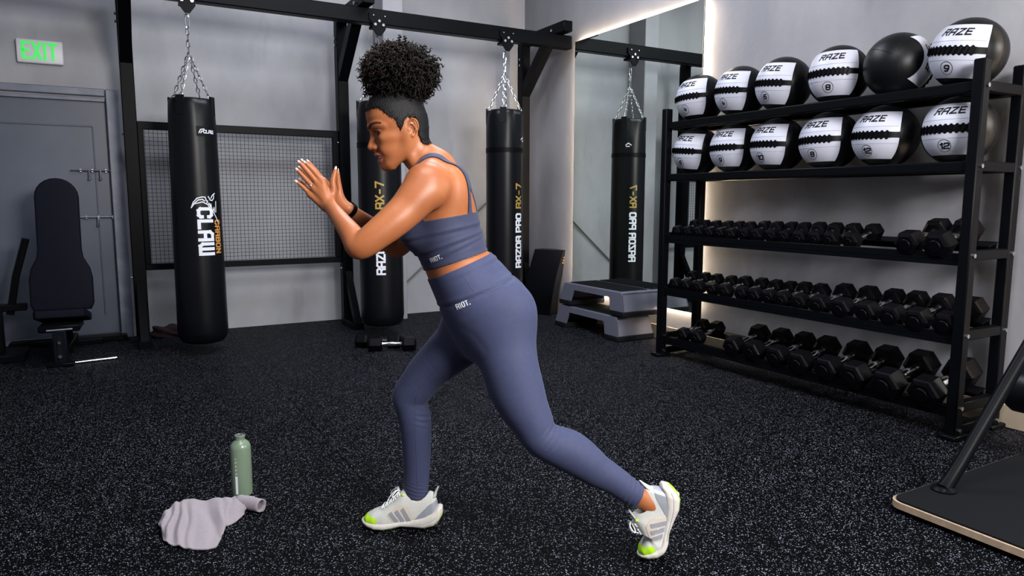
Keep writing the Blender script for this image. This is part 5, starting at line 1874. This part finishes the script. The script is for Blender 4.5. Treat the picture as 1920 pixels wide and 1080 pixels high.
def shoe(place, label):
    def tr(P):
        P = np.asarray(P, float)
        return place(P)

    def shell(name, P, T, N, S, off, m, parent):
        p, t, n = clip_mesh(P, T, S, N)
        n = n / (np.linalg.norm(n, axis=1, keepdims=True) + 1e-9)
        return mesh_from(name, tr(p + n * off), t, m, parent)
    up_ = mesh_from('shoe', tr(UP), UF, M['shoe_white'], woman)
    up_['label'] = label
    mesh_from('midsole', tr(SP), SF, M['shoe_sole'], up_)
    z0 = np.interp(SP[:, 0], SX, S_Z0)
    shell('outsole', SP, ST_, SN_, np.maximum(SP[:, 2] - z0 - .0040 - .002 * np.clip((-.06 - SP[:, 0]) / .05, 0, 1), -np.maximum(SP[:, 0] - .03, -.055 - SP[:, 0])), .0010, M['lime'], up_)
    # groove line of the midsole
    bm = BM()
    for q in (-1, 1):
        pts = [(x, q * (float(np.interp(x, SX, S_HW)) + .0030), float(np.interp(x, SX, S_Z0) * .45 + np.interp(x, SX, S_Z1) * .55) - .004) for x in np.linspace(-.10, .05, 20)]
        add_tube(bm, [tuple(tr([p])[0]) for p in pts], .0010, 4)
    finish('sole_groove', bm, M['shoe_silver'], up_)
    # toe cap
    shell('toe_cap', UP, UT_, UN_, np.maximum(.110 - UP[:, 0], UP[:, 2] - .046 - (UP[:, 0] - .11) * .12), .0009, M['lime'], up_)
    # beige cage with three silver stripes, both sides
    cage = [(-.002, .085), (.028, .092), (.062, .066), (.075, .058), (.052, .034), (-.022, .040), (-.012, .055)]
    for q in (-1, 1):
        shell('cage', UP, UT_, UN_, np.maximum(poly_sd(UP[:, 0], UP[:, 2], cage), .014 - q * UP[:, 1]), .0009, M['shoe_cage'], up_)
    for k in range(3):
        x0 = .048 - .021 * k
        st_ = [(x0 + .009, .069 + .007 * k), (x0 + .020, .060 + .007 * k), (x0 - .002, .033), (x0 - .017, .034)]
        for q in (-1, 1):
            shell('stripe', UP, UT_, UN_, np.maximum(poly_sd(UP[:, 0], UP[:, 2], st_), .014 - q * UP[:, 1]), .0018, M['shoe_silver'], up_)
    hc = [(-.11, .098), (-.092, .100), (-.070, .088), (-.035, .052), (-.02, .036), (-.11, .04)]
    shell('heel_counter', UP, UT_, UN_, poly_sd(UP[:, 0], UP[:, 2], hc), .0011, M['shoe_silver'], up_)
    # heel tab
    bm = BM()
    V_ = []
    for i in range(7):
        u = i / 6
        for j in range(7):
            v_ = (j - 3) / 3
            wv = .017 * (1 - .55 * u)
            V_.append((-.094 - .006 * u + .010 * v_ * v_ * (1 - .4 * u) - .004 * u * u, v_ * wv, .110 + .038 * u * (1 - .25 * v_ * v_)))
    vs = [bm.verts.new(tuple(tr([p])[0])) for p in V_]
    for i in range(6):
        for j in range(6):
            bm.faces.new((vs[i * 7 + j], vs[i * 7 + j + 1], vs[i * 7 + 8 + j], vs[i * 7 + 7 + j]))
    o = finish('heel_tab', bm, M['shoe_white'], up_)
    md = o.modifiers.new('thickness', 'SOLIDIFY'); md.thickness = .004; md.offset = 0
    # tongue tip
    bm = BM()
    V_ = [(.018 - .016 * u, v_ * .017 * (1 - .15 * u), .128 + .022 * u - .006 * v_ * v_) for u in (0, .33, .66, 1) for v_ in (-1, -.6, -.2, .2, .6, 1)]
    vs = [bm.verts.new(tuple(tr([p])[0])) for p in V_]
    for i in range(3):
        for j in range(5):
            bm.faces.new((vs[i * 6 + j], vs[i * 6 + j + 1], vs[i * 6 + 7 + j], vs[i * 6 + 6 + j]))
    o = finish('tongue', bm, M['shoe_white'], up_)
    md = o.modifiers.new('thickness', 'SOLIDIFY'); md.thickness = .004; md.offset = 0
    # laces
    bvU = BVHTree.FromPolygons([tuple(p) for p in UP], [tuple(int(i) for i in f) for f in UF])

    def surf(x, y, off=.0028):
        h = bvU.ray_cast(Vector((x, y, .3)), Vector((0, 0, -1)))
        if h[0] is None:
            h = bvU.find_nearest(Vector((x, y, .1)))
        return np.array(h[0] + h[1] * off)
    for k in range(5):
        x = .030 + .0135 * k
        w_ = .0165 + .001 * k
        bm = BM()
        add_tube(bm, [tuple(tr([surf(x + .007 * t_, w_ * (2 * t_ - 1), .0028)])[0]) for t_ in np.linspace(0, 1, 9)], .0024, 6)
        add_tube(bm, [tuple(tr([surf(x + .007 * t_, -w_ * (2 * t_ - 1), .0044)])[0]) for t_ in np.linspace(0, 1, 9)], .0024, 6)
        finish('lace', bm, M['lace'], up_)
    for q in (-1, 1):
        bm = BM()
        k0 = surf(.030, 0, .006)
        pts = [k0, k0 + (.004, q * .012, .008), k0 + (.012, q * .024, .004), k0 + (.020, q * .030, -.008), k0 + (.014, q * .024, -.010), k0 + (.002, q * .006, .0)]
        add_tube(bm, [tuple(tr([p])[0]) for p in catmull(pts, 5)], .0021, 6)
        finish('lace_bow', bm, M['lace'], up_)
        bm = BM()
        pts = [k0, k0 + (.010, q * .010, .006), k0 + (.024, q * .024, -.004), k0 + (.036, q * .031, -.022)]
        add_tube(bm, [tuple(tr([p])[0]) for p in catmull(pts, 5)], .0017, 6)
        finish('lace_end', bm, M['lace'], up_)
    for q in (-1, 1):
        bm = BM(); e = surf(.018, q * .020, .001)
        add_box(bm, tuple(tr([e])[0]), (.010, .006, .008), bevel=.002); finish('lime_loop', bm, M['lime'], up_)
    return up_


SS = 1.045


def place_front(P):
    return np.column_stack([-.377 - P[:, 0] * SS, .124 + P[:, 1] * SS, P[:, 2] * SS + .0015])


def place_rear(P):
    P = P * SS
    x, y, z = P[:, 0].copy(), P[:, 1], P[:, 2].copy()
    # toes bend back where the ball meets the floor
    xb, th = .060, math.radians(44)
    R0 = .075
    s_ = np.clip((x - xb) / R0, 0, None)
    a = np.minimum(s_, th)
    zc = R0 + .006
    xr = np.where(x > xb, xb + np.sin(a) * (zc - z) + np.maximum(x - xb - th * R0, 0) * math.cos(th), x)
    zr = np.where(x > xb, zc - np.cos(a) * (zc - z) + np.maximum(x - xb - th * R0, 0) * math.sin(th), z)
    fw = np.array([-.285, -.03, -.958]); fw /= np.linalg.norm(fw)
    upv = np.array([-.958, -.05, .285]); upv -= fw * (upv @ fw); upv /= np.linalg.norm(upv)
    lat = np.cross(upv, fw)
    o_ = np.array([.5405, -.108, .1290])
    return o_ + xr[:, None] * fw + zr[:, None] * upv + y[:, None] * lat


shoe(place_front, 'white running shoe with lime toe, flat on the floor')
shoe(place_rear, 'white running shoe with lime toe, heel lifted')

# ================================================================== TOWEL
FR = np.array([[0.094, 2.765], [0.092, 2.646], [0.122, 2.594], [0.164, 2.549], [0.217, 2.519], [0.256, 2.519], [0.283, 2.598], [0.294, 2.663], [0.336, 2.689], [0.374, 2.739]])
BK = np.array([[0.089, 2.79], [0.117, 2.821], [0.154, 2.875], [0.188, 2.889], [0.256, 2.862], [0.302, 2.848], [0.329, 2.833], [0.358, 2.828], [0.391, 2.815], [0.43, 2.805]])
nS, nT = 90, 64
ss = np.linspace(0, 9, nS)
fr = np.column_stack([np.interp(ss, range(10), FR[:, i]) for i in (0, 1)])
bk = np.column_stack([np.interp(ss, range(10), BK[:, i]) for i in (0, 1)])
for _ in range(4):
    fr[1:-1] = .25 * fr[:-2] + .5 * fr[1:-1] + .25 * fr[2:]
    bk[1:-1] = .25 * bk[:-2] + .5 * bk[1:-1] + .25 * bk[2:]
V_, F_ = [], []
for i in range(nS):
    s_ = ss[i]
    for j in range(nT):
        t_ = j / (nT - 1) * 1.22
        u = min(t_, 1.0)
        xy = fr[i] + (bk[i] - fr[i]) * u
        h = .0045 + .040 * (math.sin(u * math.pi / 2) ** 1.4) * (1 - .55 * math.exp(-(s_ / .6) ** 2))
        # folds
        for c0, sl_, am, wd in ((1.7, .9, .016, .22), (2.6, .5, .020, .24), (3.25, .35, .010, .16), (4.6, -.9, -.016, .5), (5.6, -1.3, .010, .35), (6.6, -.6, .008, .3), (.7, .6, .010, .25)):
            q = s_ - c0 - sl_ * (u - .5)
            h += am * math.exp(-(q / wd) ** 2) * (.25 + .75 * math.sin(math.pi * min(1, u * .9 + .08)))
        h += .003 * math.sin(s_ * 5 + u * 4) * u
        if t_ > 1:
            k = (t_ - 1) / .22
            d = (bk[i] - fr[i]); d = d / (np.linalg.norm(d) + 1e-6)
            xy = xy + d * .035 * k
            h = h * (1 - k) + .0035 * k
        V_.append((xy[0] + .004 * math.sin(u * 9 + s_), xy[1], max(h, .0035)))
for i in range(nS - 1):
    for j in range(nT - 1):
        F_.append((i * nT + j, (i + 1) * nT + j, (i + 1) * nT + j + 1, i * nT + j + 1))
b0 = len(V_)
# curled end of the towel at its right
cen = np.array([.405, 2.775, .0])
axd = np.array([.62, -.78, 0.]); axd /= np.linalg.norm(axd)
sdv = np.array([.78, .62, 0])
nR, nA = 10, 40
for i in range(nR):
    for k in range(nA):
        a = -1.3 + 2 * math.pi * 1.15 * k / (nA - 1)
        r = .026 - .006 * k / nA
        p = cen + axd * (-.055 + .11 * i / (nR - 1)) + sdv * (math.cos(a) * r * 1.0) + np.array([0, 0, .0285 + math.sin(a) * r])
        V_.append(tuple(p))
for i in range(nR - 1):
    for k in range(nA - 1):
        F_.append((b0 + i * nA + k, b0 + (i + 1) * nA + k, b0 + (i + 1) * nA + k + 1, b0 + i * nA + k + 1))
tw = mesh_from('towel', V_, F_, M['towel'], None)
md = tw.modifiers.new('thickness', 'SOLIDIFY'); md.thickness = .0045; md.offset = 0
tag(tw, 'crumpled lilac-grey towel on the floor in front of the green bottle', 'towel')
